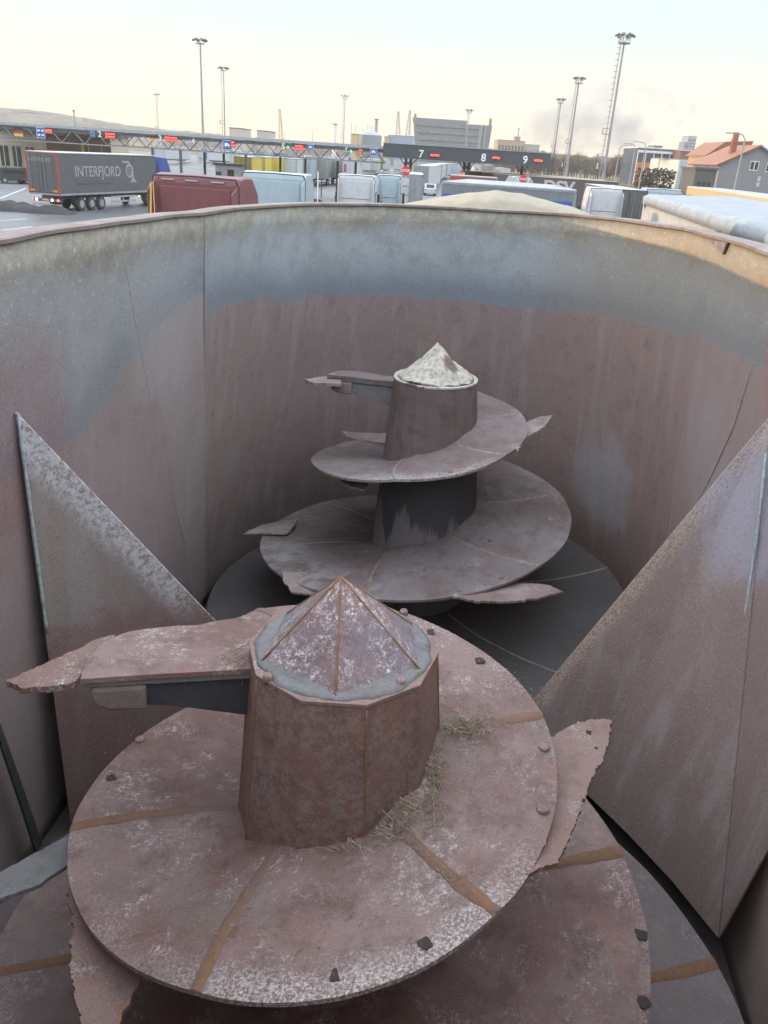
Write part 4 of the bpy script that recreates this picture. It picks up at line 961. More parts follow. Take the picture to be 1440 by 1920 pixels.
for px in (122, 287, 339, 362, 400, 461, 512, 562, 626, 662):
    x = atY(px, 300, GY).x; MB().box((x, GY + (.0 if px % 2 else 5.8), 2.2), (.26, .26, 4.4)).box((x, GY + (.0 if px % 2 else 5.8), .1), (.5, .5, .2)).build('column', dsteel if px > 200 else yellow, ga)
for px, w_ in ((150, 1.2), (175, .9)): x = atY(px, 300, GY).x; MB().box((x, GY + 3, 3.7), (.12, .12, 1.6)).build('hanger', steel, ga)
# dark fascia with lanes 7 8 9
gb = thing('lane_fascia', 'dark grey canopy fascia board carrying the lane numbers 7, 8 and 9', 'canopy', (0, 0, 0)); FY = 96
x0, x1 = atY(719, 270, FY).x, atY(1033, 288, FY).x
MB().box(((x0 + x1) / 2, FY, 5.73), (x1 - x0, .2, 1.42)).build('fascia_board', P('anthracite board', (.075, .085, .095), dirt=.1), gb)
MB().box(((x0 + x1) / 2, FY + 3.6, 6.35), (x1 - x0, 7, .12)).build('roof', rf_, gb)
MB().box((x1 - .1, FY + 3.5, 5.73), (.2, 6.8, 1.4)).box((x0 + .1, FY + 3.5, 5.73), (.2, 6.8, 1.4)).build('side_board', P('anthracite board', (.075, .085, .095)), gb)
MB().box(((x0 + x1) / 2, FY - .11, 6.42), (x1 - x0 + .1, .1, .06)).build('trim', steel, gb)
for px in (760, 769, 870, 878, 978):
    x = atY(px, 320, FY + 2).x; m = MB(); m.box((x, FY + 2, 2.5), (.3, .3, 5.0)); m.tube((x, FY + 2, 4.2), (x - .7, FY + 2, 5.05), .06, n=5); m.tube((x, FY + 2, 4.2), (x + .7, FY + 2, 5.05), .06, n=5); m.build('column', dsteel, gb)
def num(s, px, py, Y, h, parent, mat=letterw):
    p = atY(px, py, Y); return text(s, h * 1.38, mat, parent, 'lane_number', facing(p.x - h * .38, Y - .15, p.z - h / 2), depth=.02, bold=.02)
for s, px, py in (('7', 790, 288), ('8', 907, 295), ('9', 985, 299)): num(s, px, py, FY, .78, gb)
for s, px, py in (('2', 188, 251), ('3', 301, 259), ('4', 363, 264), ('5', 532, 274), ('6', 650, 281)): num(s, px, py, GY - .1, .62 if s != '4' else .5, ga)
# led displays and signs on the gantry
def ledsign(px, py, Y, w_, h_, parent, label, rows_=2):
    p = atY(px, py, Y); t = thing('led_display', label, 'display', (p.x, Y - .2, p.z - h_ / 2), 0, 'red led displays on the canopy')
    MB().box((0, .04, h_ / 2), (w_, .08, h_)).build('case', black, t)
    m = MB(); rn = random.Random(int(px))
    for r_ in range(rows_):
        x = -w_ / 2 + .05
        while x < w_ / 2 - .12:
            ww = rn.uniform(.07, .18); hh = h_ / rows_ * .62; m.box((x + ww / 2, -.006, h_ * (r_ + .5) / rows_ + rn.uniform(-.02, .02)), (ww, .012, hh)); x += ww + .04
    m.build('lit_text', led, t); return t
for px, py, w_, h_, l_ in ((93, 246, .85, .42, 'red led display beside the blue pictogram sign at the left'), (208, 254, 1.2, .6, 'red two line led display between the small blue star sign and the small flag sign'), (322, 261, 1.6, .5, 'widest red led display of the canopy, beside the small flag sign'),
                   (438, 270, .55, .7, 'red led display right of the blue camera sign'), (562, 277, 1.1, .55, 'red led display with a green arrow before it, left of the small truck sign'), (676, 284, .4, .55, 'smallest red led display, at the right end of the truss canopy')):
    ledsign(px, py, GY - .1, w_, h_, ga, l_)
for px, py, l_ in ((815, 291, 'flat red led display on the left part of the dark fascia board'), (931, 296, 'flat red led display in the middle of the dark fascia board'), (1009, 301, 'flat red led display near the right end of the dark fascia board')):
    ledsign(px, py, FY, 1.0, .34, gb, l_, 1)
for px, py, par in ((540, 275, ga), (658, 283, ga)): p = atY(px, py, GY - .1); MB().prism([(p.x - .12, GY - .2, p.z - .12), (p.x + .12, GY - .2, p.z - .12), (p.x, GY - .2, p.z + .14)], (0, .03, 0)).build('led_arrow', ledg, par)
def bsign(px, py, Y, w_, h_, kind, label):
    p = atY(px, py, Y); t = thing('lane_sign', label, 'sign', (p.x, Y - .25, p.z - h_ / 2), 0, 'signs hung on the canopy truss')
    if kind == 'flag':
        for k, mt_ in enumerate((yellow, redm, black)): MB().box((0, .02, h_ * (k + .5) / 3), (w_, .05, h_ / 3)).build('stripe', mt_, t)
    else:
        MB().box((0, .02, h_ / 2), (w_, .05, h_)).build('panel', bluem if kind != 'eu' else P('deep blue', (.04, .07, .25)), t)
        MB().box((0, -.008, h_ / 2), (w_ * .96, .004, h_ * .96)).build('border', letterw, t); MB().box((0, -.0125, h_ / 2), (w_ * .88, .004, h_ * .88)).build('field', bluem, t)
        m = MB()
        if kind == 'truck': m.box((-.1 * w_, -.017, h_ * .55), (w_ * .4, .004, h_ * .3)); m.box((.2 * w_, -.017, h_ * .48), (w_ * .14, .004, h_ * .18)); m.tube((-.2 * w_, -.02, h_ * .32), (-.2 * w_, -.014, h_ * .32), h_ * .06); m.tube((.17 * w_, -.02, h_ * .32), (.17 * w_, -.014, h_ * .32), h_ * .06)
        elif kind == 'multi':
            for a, b in ((-.22, .7), (.22, .7), (-.22, .3), (.22, .3)): m.box((a * w_, -.017, b * h_), (w_ * .3, .004, h_ * .16))
        else:
            for k in range(12): a = 2 * math.pi * k / 12; m.box((.3 * w_ * math.cos(a), -.017, h_ / 2 + .3 * h_ * math.sin(a)), (.04, .004, .04))
        m.build('pictogram', letterw, t)
bsign(36, 248, GY, 1.05, .85, 'flag', 'German flag sign, black red and gold, at the left of the canopy')
bsign(78, 249, GY, 1.0, 1.15, 'multi', 'blue sign with four small white pictograms beside the German flag')
bsign(175, 251, GY, .6, .55, 'eu', 'small blue sign left of lane number 2')
bsign(287, 259, GY, .6, .5, 'flag', 'small striped flag sign left of lane number 3')
bsign(427, 272, GY, 1.05, 1.05, 'truck', 'blue sign with white truck pictogram in the middle of the canopy')
bsign(583, 276, GY, .7, .6, 'truck', 'small blue truck sign between lane numbers 5 and 6')
bsign(701, 285, GY - 3.6, .75, .75, 'truck', 'blue truck sign at the left end of the dark fascia')
# booth
p = gpos(427, 104); bo = thing('toll_booth', 'grey control booth with a dark window under the canopy', 'booth', p, 0)
MB().box((0, 1, 1.5), (3.0, 2.2, 3.0)).build('wall', pale, bo, bevel=.05); MB().box((0, 1, 3.08), (3.5, 2.7, .22)).build('roof', dsteel, bo); MB().box((.35, -.11, 1.9), (.8, .04, 1.3)).build('window', glass, bo); MB().box((-1.1, -.11, 1.2), (.7, .04, 2.1)).build('door', dsteel, bo)
# round stop signs
M_stop = P('red sign face', (.6, .05, .06), dirt=.05)
def stopsign(px, py, Y, label, extra=0):
    p = atY(px, py, Y); t = thing('stop_sign', label, 'sign', (p.x, Y, 0), 0, 'round stop signs by the lanes')
    MB().tube((0, 0, 0), (0, 0, p.z + .3), .05, n=8).build('post', steel, t)
    MB().tube((0, -.06, p.z), (0, -.09, p.z), .33, n=20).build('sign_face', M_stop, t)
    for k in range(extra): MB().box((0, -.08, p.z - .75 - k * .62), (.55, .03, .5)).build('plate', pale, t)
    text('STOP', .24, letterw, t, 'lettering', facing(-.28, -.095, p.z - .08), depth=.004, bold=.006)
stopsign(761, 320, 64, 'red round stop sign with plates below beside the right white cab', 3); stopsign(866, 326, 88, 'red round stop sign above the low dark red trailer'); stopsign(981, 336, 72, 'red round stop sign in front of the small white cab')
# barrier bits
for i, (px, Y) in enumerate(((556, 72), (561, 72), (597, 74), (604, 78))):
    t = thing('bollard', ['leftmost yellow bollard right of the light blue cab', 'second yellow bollard right of the light blue cab', 'tall white post between the light blue and white cabs', 'dark thin post by the white cabs'][i], 'bollard', gpos(px, Y))
    h = (1.1, 1.1, 3.6, 2.8)[i]; MB().tube((0, 0, 0), (0, 0, h), .09 if i < 2 else .05, n=10).build('post', yellow if i < 2 else (letterw if i == 2 else black), t)
    if i < 2: MB().tube((0, 0, .7), (0, 0, .85), .092, n=10).build('band', black, t)

# ================================================================== MASTS AND LAMPS
def mast(px, py, hgt, label, ladder=True, base=.42, heads=6, plat=True):
    d = ray(px, py); Y = (hgt - CAM_H) / (d.z / d.y); x = d.x / d.y * Y
    t = thing('floodlight_mast', label, 'light mast', (x, Y, 0), 0, 'floodlight masts over the port yard')
    MB().tube((0, 0, 0), (0, 0, hgt - .6), base, base * .5, n=10).build('pole', steel, t)
    m = MB(); r = 1.0
    for k in range(12): a = 2 * math.pi * k / 12; b = a + 2 * math.pi / 12; m.tube((r * math.cos(a), r * math.sin(a), hgt - .9), (r * math.cos(b), r * math.sin(b), hgt - .9), .06, n=4)
    for k in range(4): a = math.pi * k / 2; m.tube((0, 0, hgt - .9), (r * math.cos(a), r * math.sin(a), hgt - .9), .06, n=4)
    if plat:
        for k in range(12): a = 2 * math.pi * k / 12; b = a + 2 * math.pi / 12; m.tube((r * math.cos(a), r * math.sin(a), hgt + .1), (r * math.cos(b), r * math.sin(b), hgt + .1), .05, n=4); m.tube((r * math.cos(a), r * math.sin(a), hgt - .9), (r * math.cos(a), r * math.sin(a), hgt + .1), .04, n=4)
        m.lathe([(.1, 0), (r, 0), (r, .06), (.1, .06)], 12, (0, 0, hgt - .95))
    m.build('head_frame', steel, t)
    for k in range(heads):
        a = 2 * math.pi * k / heads; m = MB(); m.box((1.35 * math.cos(a), 1.35 * math.sin(a), hgt - .2 + .5 * plat), (.75, .55, .3), rz=a, ry=.5); m.tube((.6 * math.cos(a), .6 * math.sin(a), hgt - .4), (1.3 * math.cos(a), 1.3 * math.sin(a), hgt - .2 + .5 * plat), .05, n=4); m.build('floodlight', dsteel, t)
    if ladder:
        m = MB(); n_ = int(hgt / .9)
        for s in (-.25, .25): m.tube((-.75, s, 1), (-.75 + .2, s, hgt - 1), .04, n=4)
        for k in range(n_):
            z = 1 + k * .9; m.tube((-.75 + .2 * z / hgt, -.25, z), (-.75 + .2 * z / hgt, .25, z), .03, n=4)
            m.box((-1.0 + .2 * z / hgt, 0, z), (.5, .5, .05)); m.tube((-.75, 0, z), (-.3, 0, z), .03, n=4)
        m.build('ladder', steel, t)
        for zf in (.42, .2): MB().box((-.75, 0, hgt * zf), (1.3, 1.2, .1)).box((-1.35, 0, hgt * zf + .5), (.06, 1.2, .9)).box((-.75, -.6, hgt * zf + .9), (1.3, .05, .06)).build('platform', steel, t)
mast(375, 73, 26, 'tall smooth floodlight mast standing over the middle of the canopy, left one', False, .34, 6, False)
mast(419, 126, 26, 'floodlight mast with small platforms just right of the tallest left mast', True, .26, 6, False)
mast(294, 176, 26, 'thin floodlight mast farthest left above the canopy', True, .22, 4, False)
mast(647, 181, 26, 'floodlight mast above lane number 6', True, .25, 4)
mast(880, 208, 24, 'floodlight mast in front of the large office building', True, .24, 6)
mast(1052, 188, 26, 'smallest of the three laddered masts on the right', True, .42, 6)
mast(1086, 149, 26, 'middle of the three laddered masts on the right', True, .38, 6)
mast(1172, 70, 26, 'tallest mast on the right with long caged ladder', True, .30, 6)
def lamp(px, py, hgt, label, side=-1):
    d = ray(px, py); Y = (hgt - CAM_H) / (d.z / d.y); x = d.x / d.y * Y
    t = thing('street_lamp', label, 'street lamp', (x, Y, 0), 0, 'street lamps on the right')
    MB().tube((0, 0, 0), (0, 0, hgt - .4), .11, .07, n=8).build('pole', steel, t); MB().tube((0, 0, hgt - .4), (side * .35, 0, hgt), .05, n=6).tube((side * .35, 0, hgt), (side * 1.4, 0, hgt + .1), .05, n=6).build('arm', steel, t); MB().box((side * 1.6, 0, hgt + .08), (.7, .25, .12)).build('lamp_head', silver, t)
lamp(1399, 253, 9, 'street lamp in front of the house with the orange roof')
lamp(1212, 268, 9, 'street lamp left of the blue and cream box building'); lamp(1192, 271, 9, 'street lamp left of its twin near the box building'); lamp(1163, 272, 9, 'street lamp just right of the tallest laddered mast', 1)
lamp(586, 243, 12, 'small far street lamp right of the harbour crane', 1)

# ================================================================== BUILDINGS
def windows(t, x0, x1, z0, z1, nx_, nz_, y, fw=.7, fh=.6, mat=glass, per=True):
    for j in range(nz_):
        for i in range(nx_):
            cx = x0 + (x1 - x0) * (i + .5) / nx_; cz = z0 + (z1 - z0) * (j + .5) / nz_; MB().box((cx, y, cz), ((x1 - x0) / nx_ * fw, .12, (z1 - z0) / nz_ * fh)).build('window', mat, t)
# left beige building
bl = thing('gatehouse', 'long beige single storey building with tall narrow windows at the far left', 'building', (0, 0, 0)); Y = 108
xa, xb = atY(-60, 300, Y).x, atY(196, 300, Y).x
MB().box(((xa + xb) / 2, Y + 5, 2.7), (xb - xa, 10, 5.4)).build('wall', cream, bl)
MB().box(((xa + xb) / 2, Y + 5, 5.5), (xb - xa + 1, 11, .3)).build('roof', dsteel, bl)
for px in (-22, 10, 33, 58): x = atY(px, 300, Y).x; wf = MB().box((x, Y - .04, 2.4), (1.0, .1, 2.3)).build('window', glass, bl); MB().box((x, Y - .1, 2.4), (.08, .04, 2.3)).build('window_bar', whit, wf)
MB().box((atY(150, 300, Y).x, Y - .06, 4.2), (8, .12, 1.6)).build('brown_band', P('brown cladding', (.2, .15, .1)), bl)
# hill top building
def boxb(name, label, px0, px1, ytop, Y, depth, mat, roofmat=None, cat='building', z0=0, group=None, wins=None, wmat=glass, slope=0):
    a = atY(px0, ytop, Y); b = atY(px1, ytop, Y); t = thing(name, label, cat, ((a.x + b.x) / 2, Y, z0), 0, group); W_ = b.x - a.x; H_ = (a.z + b.z) / 2 - z0
    MB().box((0, depth / 2, H_ / 2), (W_, depth, H_)).build('wall', mat, t); MB().box((0, depth / 2, H_ + .15), (W_ + .4, depth + .4, .3)).build('roof', roofmat or dsteel, t)
    if wins: nx_, nz_, f0, f1 = wins; windows(t, -W_ / 2 + .5, W_ / 2 - .5, H_ * f0, H_ * f1, nx_, nz_, -.03, mat=wmat)
    return t, W_, H_
boxb('warehouse', 'grey warehouse with pale roof stripe on the wooded hill at the left', 20, 75, 210, 1100, 40, steel, white, z0=30)
boxb('shed', 'low tan block on the canopy skyline left of the crane', 430, 455, 241, 380, 20, cream); boxb('shed', 'low tan block just left of the harbour crane', 482, 504, 246, 400, 20, cream)
# office block: wider at the top
Y = 420; ob = thing('office_block', 'large grey office block with outward leaning ends and bands of windows', 'building', (0, 0, 0))
tl, tr_, blx, brx = atY(776, 226, Y), atY(923, 236, Y), atY(784, 276, Y), atY(916, 286, Y)
zt = (tl.z + tr_.z) / 2
def xs_at(z): f = z / zt; return blx.x - .5 + (tl.x - blx.x + .5) * f, brx.x - 1 + (tr_.x - brx.x + 1) * f
x0b, x1b = xs_at(0); x0t, x1t = xs_at(zt)
MB().add([(x0b, Y, 0), (x1b, Y, 0), (x1t, Y, zt), (x0t, Y, zt), (x0b, Y + 25, 0), (x1b, Y + 25, 0), (x1t, Y + 25, zt), (x0t, Y + 25, zt)], [(0, 1, 2, 3), (5, 4, 7, 6), (0, 3, 7, 4), (1, 5, 6, 2), (3, 2, 6, 7), (0, 4, 5, 1)]).build('wall', P('grey office cladding', (.20, .21, .215), dirt=.1), ob)
nf = 7
for k in range(nf):
    z = zt * (k + .55) / nf; a, b = xs_at(z); MB().box(((a + b) / 2 - 1, Y - .15, z), (b - a - 6, .3, zt / nf * .38)).build('window_band', P('office glazing', (.26, .28, .28), rough=.2, dirt=.5, scale=.5), ob)
    m = MB(); nn_ = 26; m.box(((a + b) / 2 - 1, Y - .30, z - zt / nf * .19), (b - a - 6, .12, .12))
    for i in range(nn_): m.box((a + 3 + (b - a - 6) * i / nn_, Y - .35, z), (.25, .2, zt / nf * .38))
    m.build('mullion', P('grey office cladding', (.17, .18, .19)), ob)
m = MB(); m.box((x1t - 3, Y - .2, zt * .5), (.8, .5, zt)); m.prism([(x1t - 6, Y - .4, zt), (x1t - 4.5, Y - .4, zt), (x1b - 3.5, Y - .4, 0), (x1b - 5, Y - .4, 0)], (0, .3, 0)); m.build('corner_fin', steel, ob)
MB().box(((x0t + x1t) / 2 - 6, Y + 10, zt + .8), (26, 12, 1.6)).build('roof_plant', P('grey office cladding', (.17, .18, .19)), ob)
for xx in (x0t + .5, x1t - 1): MB().box((xx, Y + 1, zt + 1.5), (1.2, 1.2, 3)).build('chimney', P('tan brick', (.35, .25, .17)), ob)
# tank, blue hall, brick hall etc
def tank(px0, px1, ytop, Y, label):
    a = atY(px0, ytop + 8, Y); b = atY(px1, ytop + 8, Y); r = (b.x - a.x) / 2; t = thing('storage_tank', label, 'tank', ((a.x + b.x) / 2, Y, 0), 0); h = a.z; top = atY((px0 + px1) / 2, ytop, Y).z
    MB().lathe([(r, 0), (r, h)], 32).build('shell', P('blue grey tank', (.22, .27, .31)), t); MB().lathe([(r * 1.02, h), (r * .6, h + (top - h) * .6), (.4, top)], 32).build('dome', P('pale tank roof', (.33, .37, .40)), t)
tank(672, 716, 244, 500, 'blue grey storage tank with low conical roof on the skyline')
boxb('harbour_hall', 'narrow sunlit yellow building left of the storage tank', 659, 671, 252, 480, 15, P('yellow sunlit wall', (.55, .42, .2)))
boxb('harbour_hall', 'long pale blue hall between the tank and the office block', 728, 777, 255, 520, 40, P('pale blue hall', (.25, .36, .48)), P('pale blue hall', (.25, .36, .48)))
boxb('harbour_hall', 'small yellow end building beside the pale blue hall', 721, 729, 257, 505, 15, P('yellow sunlit wall', (.55, .42, .2)))
boxb('brick_factory', 'tan brick factory with stepped roof right of the office block', 934, 985, 264, 700, 30, P('tan brick', (.35, .25, .17)), wins=(8, 2, .3, .9))
boxb('factory_shed', 'low green grey shed beneath the smoke plume', 986, 1012, 272, 720, 30, steel); boxb('roof_tower', 'small square tower on the tan brick factory', 966, 976, 257, 705, 10, P('tan brick', (.35, .25, .17)), cat='tower')
def pole_(px, py, Y, r, label, name='chimney', cat='chimney', mat=steel, px2=None):
    p = atY(px, py, Y); t = thing(name, label, cat, (p.x, Y, 0), 0); MB().tube((0, 0, 0), (0, 0, p.z), r * 1.3, r, n=8).build('shaft', mat, t); MB().tube((0, 0, p.z - .5), (0, 0, p.z), r * 1.5, n=8).build('cap', dsteel, t)
pole_(706, 223, 520, .9, 'thin grey chimney right of the storage tank'); pole_(973, 240, 710, .5, 'thin mast on the tan brick factory', 'antenna', 'antenna')
for i, px in enumerate((659, 666, 681, 690, 697)): pole_(px, 232 + (i % 3) * 5, 560, .16, ['leftmost', 'second', 'third', 'fourth', 'rightmost'][i] + ' of the five thin ship masts behind the storage tank', 'ship_mast', 'mast')
pole_(138, 206, 300, .25, 'thin dark mast above the canopy at the foot of the wooded hill', 'antenna', 'antenna'); pole_(628, 232, 600, 1.2, 'squat lattice tower left of the mast above lane number 6', 'beacon_tower', 'tower', whit)
# cranes
def crane(px, ybase, ytop, Y, label, lean=0.0, mat=P('crane ochre', (.40, .31, .13))):
    a = atY(px, ybase, Y); b = atY(px + lean, ytop, Y); t = thing('harbour_crane', label, 'crane', (a.x, Y, 0), 0, 'harbour cranes on the skyline'); w_ = (b.z) * .045; m = MB()
    tip = Vector((b.x - a.x, 0, b.z)); h0 = a.z * .6
    for s in (-1, 1):
        m.tube((s * w_, 0, h0), tip + Vector((s * w_ * .3, 0, 0)), w_ * .22, n=4)
    n_ = 12
    for k in range(n_):
        f = k / n_; g_2 = (k + 1) / n_; pa = Vector((w_ * (1 if k % 2 else -1) * (1 - .7 * f), 0, h0 + (tip.z - h0) * f)) + Vector((tip.x * f, 0, 0)); pb = Vector((w_ * (-1 if k % 2 else 1) * (1 - .7 * g_2), 0, h0 + (tip.z - h0) * g_2)) + Vector((tip.x * g_2, 0, 0)); m.tube(pa, pb, w_ * .12, n=4)
    m.build('boom', mat, t); MB().box((0, 0, h0), (w_ * 4, w_ * 3, w_ * 2)).build('machine_house', mat, t)
    MB().tube((-w_, 0, 0), (-w_, 0, h0), w_ * .25, n=4).tube((w_, 0, 0), (w_, 0, h0), w_ * .25, n=4).build('portal', mat, t)
    MB().tube(tip, (w_ * 2.2, 0, h0 + w_), w_ * .07, n=4).build('stay', mat, t)
crane(527, 246, 204, 620, 'ochre harbour crane with a stay cable, leftmost of the cranes', -3); crane(746, 252, 209, 640, 'slim upright harbour crane left of the leaning one', 1, P('crane grey', (.33, .31, .28))); crane(763, 253, 207, 640, 'harbour crane leaning right beside the office block', 6, P('crane grey', (.33, .31, .28)))
# right side buildings
Y = 270
mo = boxb('modern_building', 'low white framed building with orange panels and dark glass on the right', 1197, 1318, 281, Y, 18, P('dark blue glazing', (.08, .10, .14), rough=.2), whit)[0]
W_ = atY(1318, 281, Y).x - atY(1197, 281, Y).x; Hh = atY(1257, 285, Y).z
MB().box((0, -.2, Hh - .3), (W_, .5, .7)).build('fascia', whit, mo); MB().box((-W_ / 2 + 2.2, -.2, Hh * .45), (4.2, .4, Hh * .5)).build('orange_panel', P('orange panel', (.55, .2, .08)), mo)
for k in range(9): MB().box((-W_ / 2 + W_ * k / 8, -.35, Hh * .5), (.22, .3, Hh)).build('pillar', whit, mo)
boxb('brown_block', 'brown cube shaped upper storey behind the white box building', 1277, 1294, 285, 262, 8, P('brown brick', (.20, .11, .09)), P('brown brick', (.20, .11, .09)))
boxb('roof_unit', 'pale plant housing on the roof of the low white building', 1226, 1241, 275, 275, 6, steel, cat='plant housing')
a = atY(1251, 299, 225); b = atY(1303, 302, 225); bx = thing('box_building', 'box building with sunlit cream left side and pale blue front', 'building', (0, 0, 0)); mid = atY(1274, 300, 225)
MB().prism([(a.x, 232, 0), (mid.x, 225, 0), (b.x, 226, 0), (b.x, 240, 0), (a.x, 240, 0)], (0, 0, mid.z)).build('wall', P('cream white wall', (.58, .57, .5)), bx); MB().box(((a.x + b.x) / 2, 234, mid.z + .15), (b.x - a.x, 11, .3)).build('roof', steel, bx)
MB().box(((mid.x + b.x) / 2, 225.2, mid.z / 2), (b.x - mid.x, .3, mid.z * .96), rz=math.atan2(1, b.x - mid.x)).build('front_panel', P('pale blue hall2', (.36, .45, .50)), bx)
tw = boxb('apartment_tower', 'grey high rise tower with slanted top far behind the right buildings', 1291, 1307, 256, 900, 20, P('tower grey', (.28, .31, .34)), wins=(3, 9, .3, .95))[0]
boxb('apartment_tower', 'darker lower wing of the grey high rise tower', 1284, 1293, 267, 890, 18, P('tower dark', (.16, .19, .24)), wins=(2, 6, .3, .95))
# house with orange roof
Y = 150; hs = thing('gable_house', 'grey rendered house with orange tiled roof and white window', 'house', (0, 0, 0))
gl = atY(1347, 325, Y); pk = atY(1425, 275, Y); gr_x = 2 * pk.x - gl.x; ez = gl.z + 1.5
pt = [(gl.x, Y, 0), (gr_x, Y, 0), (gr_x, Y, ez), (pk.x, Y, pk.z), (gl.x, Y, ez)]
MB().prism(pt, (0, 14, 0)).build('wall', greyw, hs)
dl = Vector((pk.x - gl.x, 0, pk.z - ez)).normalized(); up = Vector((-dl.z, 0, dl.x)) * .2
rfp = [Vector((gl.x, Y - .5, ez)) - dl * .8, Vector((pk.x, Y - .5, pk.z)), Vector((pk.x, Y - .5, pk.z)) + Vector((0, 0, .3)), Vector((gl.x, Y - .5, ez)) - dl * .8 + up]
r_o = MB().prism(rfp, (0, 15, 0)).build('roof', roofr, hs)
rfp2 = [Vector((2 * pk.x - p.x, p.y, p.z)) for p in rfp]; MB().prism(rfp2, (0, 15, 0)).build('roof', P('slate grey roof', (.25, .26, .28)), hs)
MB().box((gl.x + 3.4, Y + 5, pk.z - .3), (.9, .9, 2.6)).build('chimney', roofr, r_o)
for px, py, w_, h_ in ((1414, 311, 1.5, 1.5), (1443, 314, 1.2, 1.5)):
    p = atY(px, py, Y); wf = MB().box((p.x, Y - .03, p.z), (w_, .1, h_)).build('window', whit, hs); 
    for s in (-1, 1): MB().box((p.x + s * w_ * .24, Y - .09, p.z), (w_ * .36, .04, h_ * .8)).build('pane', glass, wf)
p = atY(1422, 340, Y); MB().box((p.x, Y - .03, p.z + .4), (.5, .08, .7)).box((p.x, Y - .03, p.z - .5), (.5, .08, .7)).build('vent', pale, hs)
# wing
wl_, wr_ = atY(1322, 300, 168), atY(1352, 300, 168)
wg = thing('sunlit_wing', 'house wing tinted sunlit ochre with a row of small windows left of the grey gable', 'house', (0, 0, 0)); zt2 = atY(1335, 293, 168).z
MB().box(((wl_.x + wr_.x) / 2 + 1.5, 173, zt2 / 2), (wr_.x - wl_.x + 3, 10, zt2)).build('wall', P('sun tinted wall', (.45, .33, .18)), wg)  # low sun's orange is put into the wing's wall colour
windows(wg, wl_.x, wr_.x, zt2 * .5, zt2 * .95, 4, 1, 167.95, mat=whit)
rp = [(wl_.x - .5, 167, zt2), (wl_.x + 2.8, 167, zt2 + 2.6), (wl_.x + 8, 167, zt2 + 3), (wr_.x + 4, 167, zt2)]
MB().prism(rp, (0, 12, 0)).build('roof', roofr, wg); MB().box((wl_.x + 6.3, 172, zt2 + 3.6), (.9, .9, 1.8)).build('chimney', roofr, wg)
sh = boxb('garage', 'small dark shed with orange lit end left of the gable house', 1305, 1345, 318, 140, 7, P('dark shed', (.12, .11, .10)), dsteel, wins=(3, 1, .3, .8))[0]
# logs / dark hedge
for i, (x0, x1, yt, Yh) in enumerate(((1195, 1232, 314, 215), (1228, 1266, 316, 210))):
    a = atY(x0, yt, Yh); b = atY(x1, yt, Yh); m = MB(); rn = random.Random(i)
    for k in range(240):
        c_ = Vector((rn.uniform(a.x, b.x), Yh + rn.uniform(-1, 1), rn.uniform(0, 1) * a.z * .98)); s = .55; q = Matrix.Rotation(rn.uniform(0, 6), 3, Vector((rn.random(), rn.random(), rn.random())).normalized())
        m.add([c_ + q @ Vector(v) * s for v in ((-1, 0, 0), (1, 0, .2), (0, .9, 0), (0, .1, .9))], [(0, 1, 2), (0, 1, 3), (1, 2, 3), (0, 2, 3)])
    tag(m.build('hedge', P('dark hedge', (.07, .065, .045))), ['dark hedge, left half, below the low white building', 'dark hedge, right half, beside the box building'][i], 'hedge')

# ================================================================== TREES (bare late autumn)
M_bark = flat('tree bark', (.11, .09, .075), .9, .4, 8)
Mt = [flat('bare twigs brown', (.20, .145, .10), .95, .45, .6), flat('bare twigs grey', (.16, .14, .12), .95, .45, .6)]
def tree_proto(seed, H_, spread, mat):
    rn = random.Random(seed); t = thing('bare_tree', '', 'tree', (0, 0, 0)); tips = []
    tr = MB(); tr.tube((0, 0, 0), (0, 0, H_ * .45), H_ * .022, H_ * .014, n=7)
    for k in range(9):
        a = rn.uniform(0, 6.28); z = H_ * rn.uniform(.12, .5); l = spread * rn.uniform(.45, .9); e = Vector((math.cos(a) * l, math.sin(a) * l, z + H_ * rn.uniform(.15, .4)))
        tr.tube((0, 0, z), e, H_ * .010, H_ * .004, n=5); tips.append(e)
        for j in range(3): e2 = e + Vector((rn.uniform(-1, 1) * spread * .4, rn.uniform(-1, 1) * spread * .4, rn.uniform(.0, .25) * H_)); tr.tube(e * .6 + Vector((0, 0, z)) * .4, e2, H_ * .005, H_ * .002, n=4); tips.append(e2)
    tr.build('trunk', M_bark, t); cr = MB()
    for k in range(2600):
        c_ = rn.choice(tips) + Vector((rn.gauss(0, spread * .24), rn.gauss(0, spread * .24), rn.gauss(-.05, .09) * H_))
        if c_.z > H_ * 1.02: continue
        l = rn.uniform(.3, 1.0); d_ = Vector((rn.uniform(-1, 1), rn.uniform(-1, 1), rn.uniform(-.2, 1.2))).normalized() * l; o_ = Vector((rn.uniform(-1, 1), rn.uniform(-1, 1), 0)).normalized() * .09
        cr.add([c_, c_ + d_ + o_, c_ + d_ * .9 - o_], [(0, 1, 2)])
    cr.build('crown', mat, t); return t
protos = [tree_proto(11, 11, 3.4, Mt[0]), tree_proto(12, 13, 4.2, Mt[1]), tree_proto(13, 9.5, 3.6, Mt[0]), tree_proto(14, 12, 3.0, Mt[1])]
rn = random.Random(77); spots = []
i = 0; x = 934
while x < 1300:
    Yt = rn.uniform(300, 430); spots.append((x, Yt)); x += rn.uniform(4, 8)
marks = ['right of the brick factory', 'under the smoke plume', 'left of the smallest laddered mast', 'between the smallest and middle laddered masts', 'between the middle and tallest laddered masts', 'right of the tallest laddered mast', 'left of the low white building', 'behind the low white building', 'above the box building']
used = {}
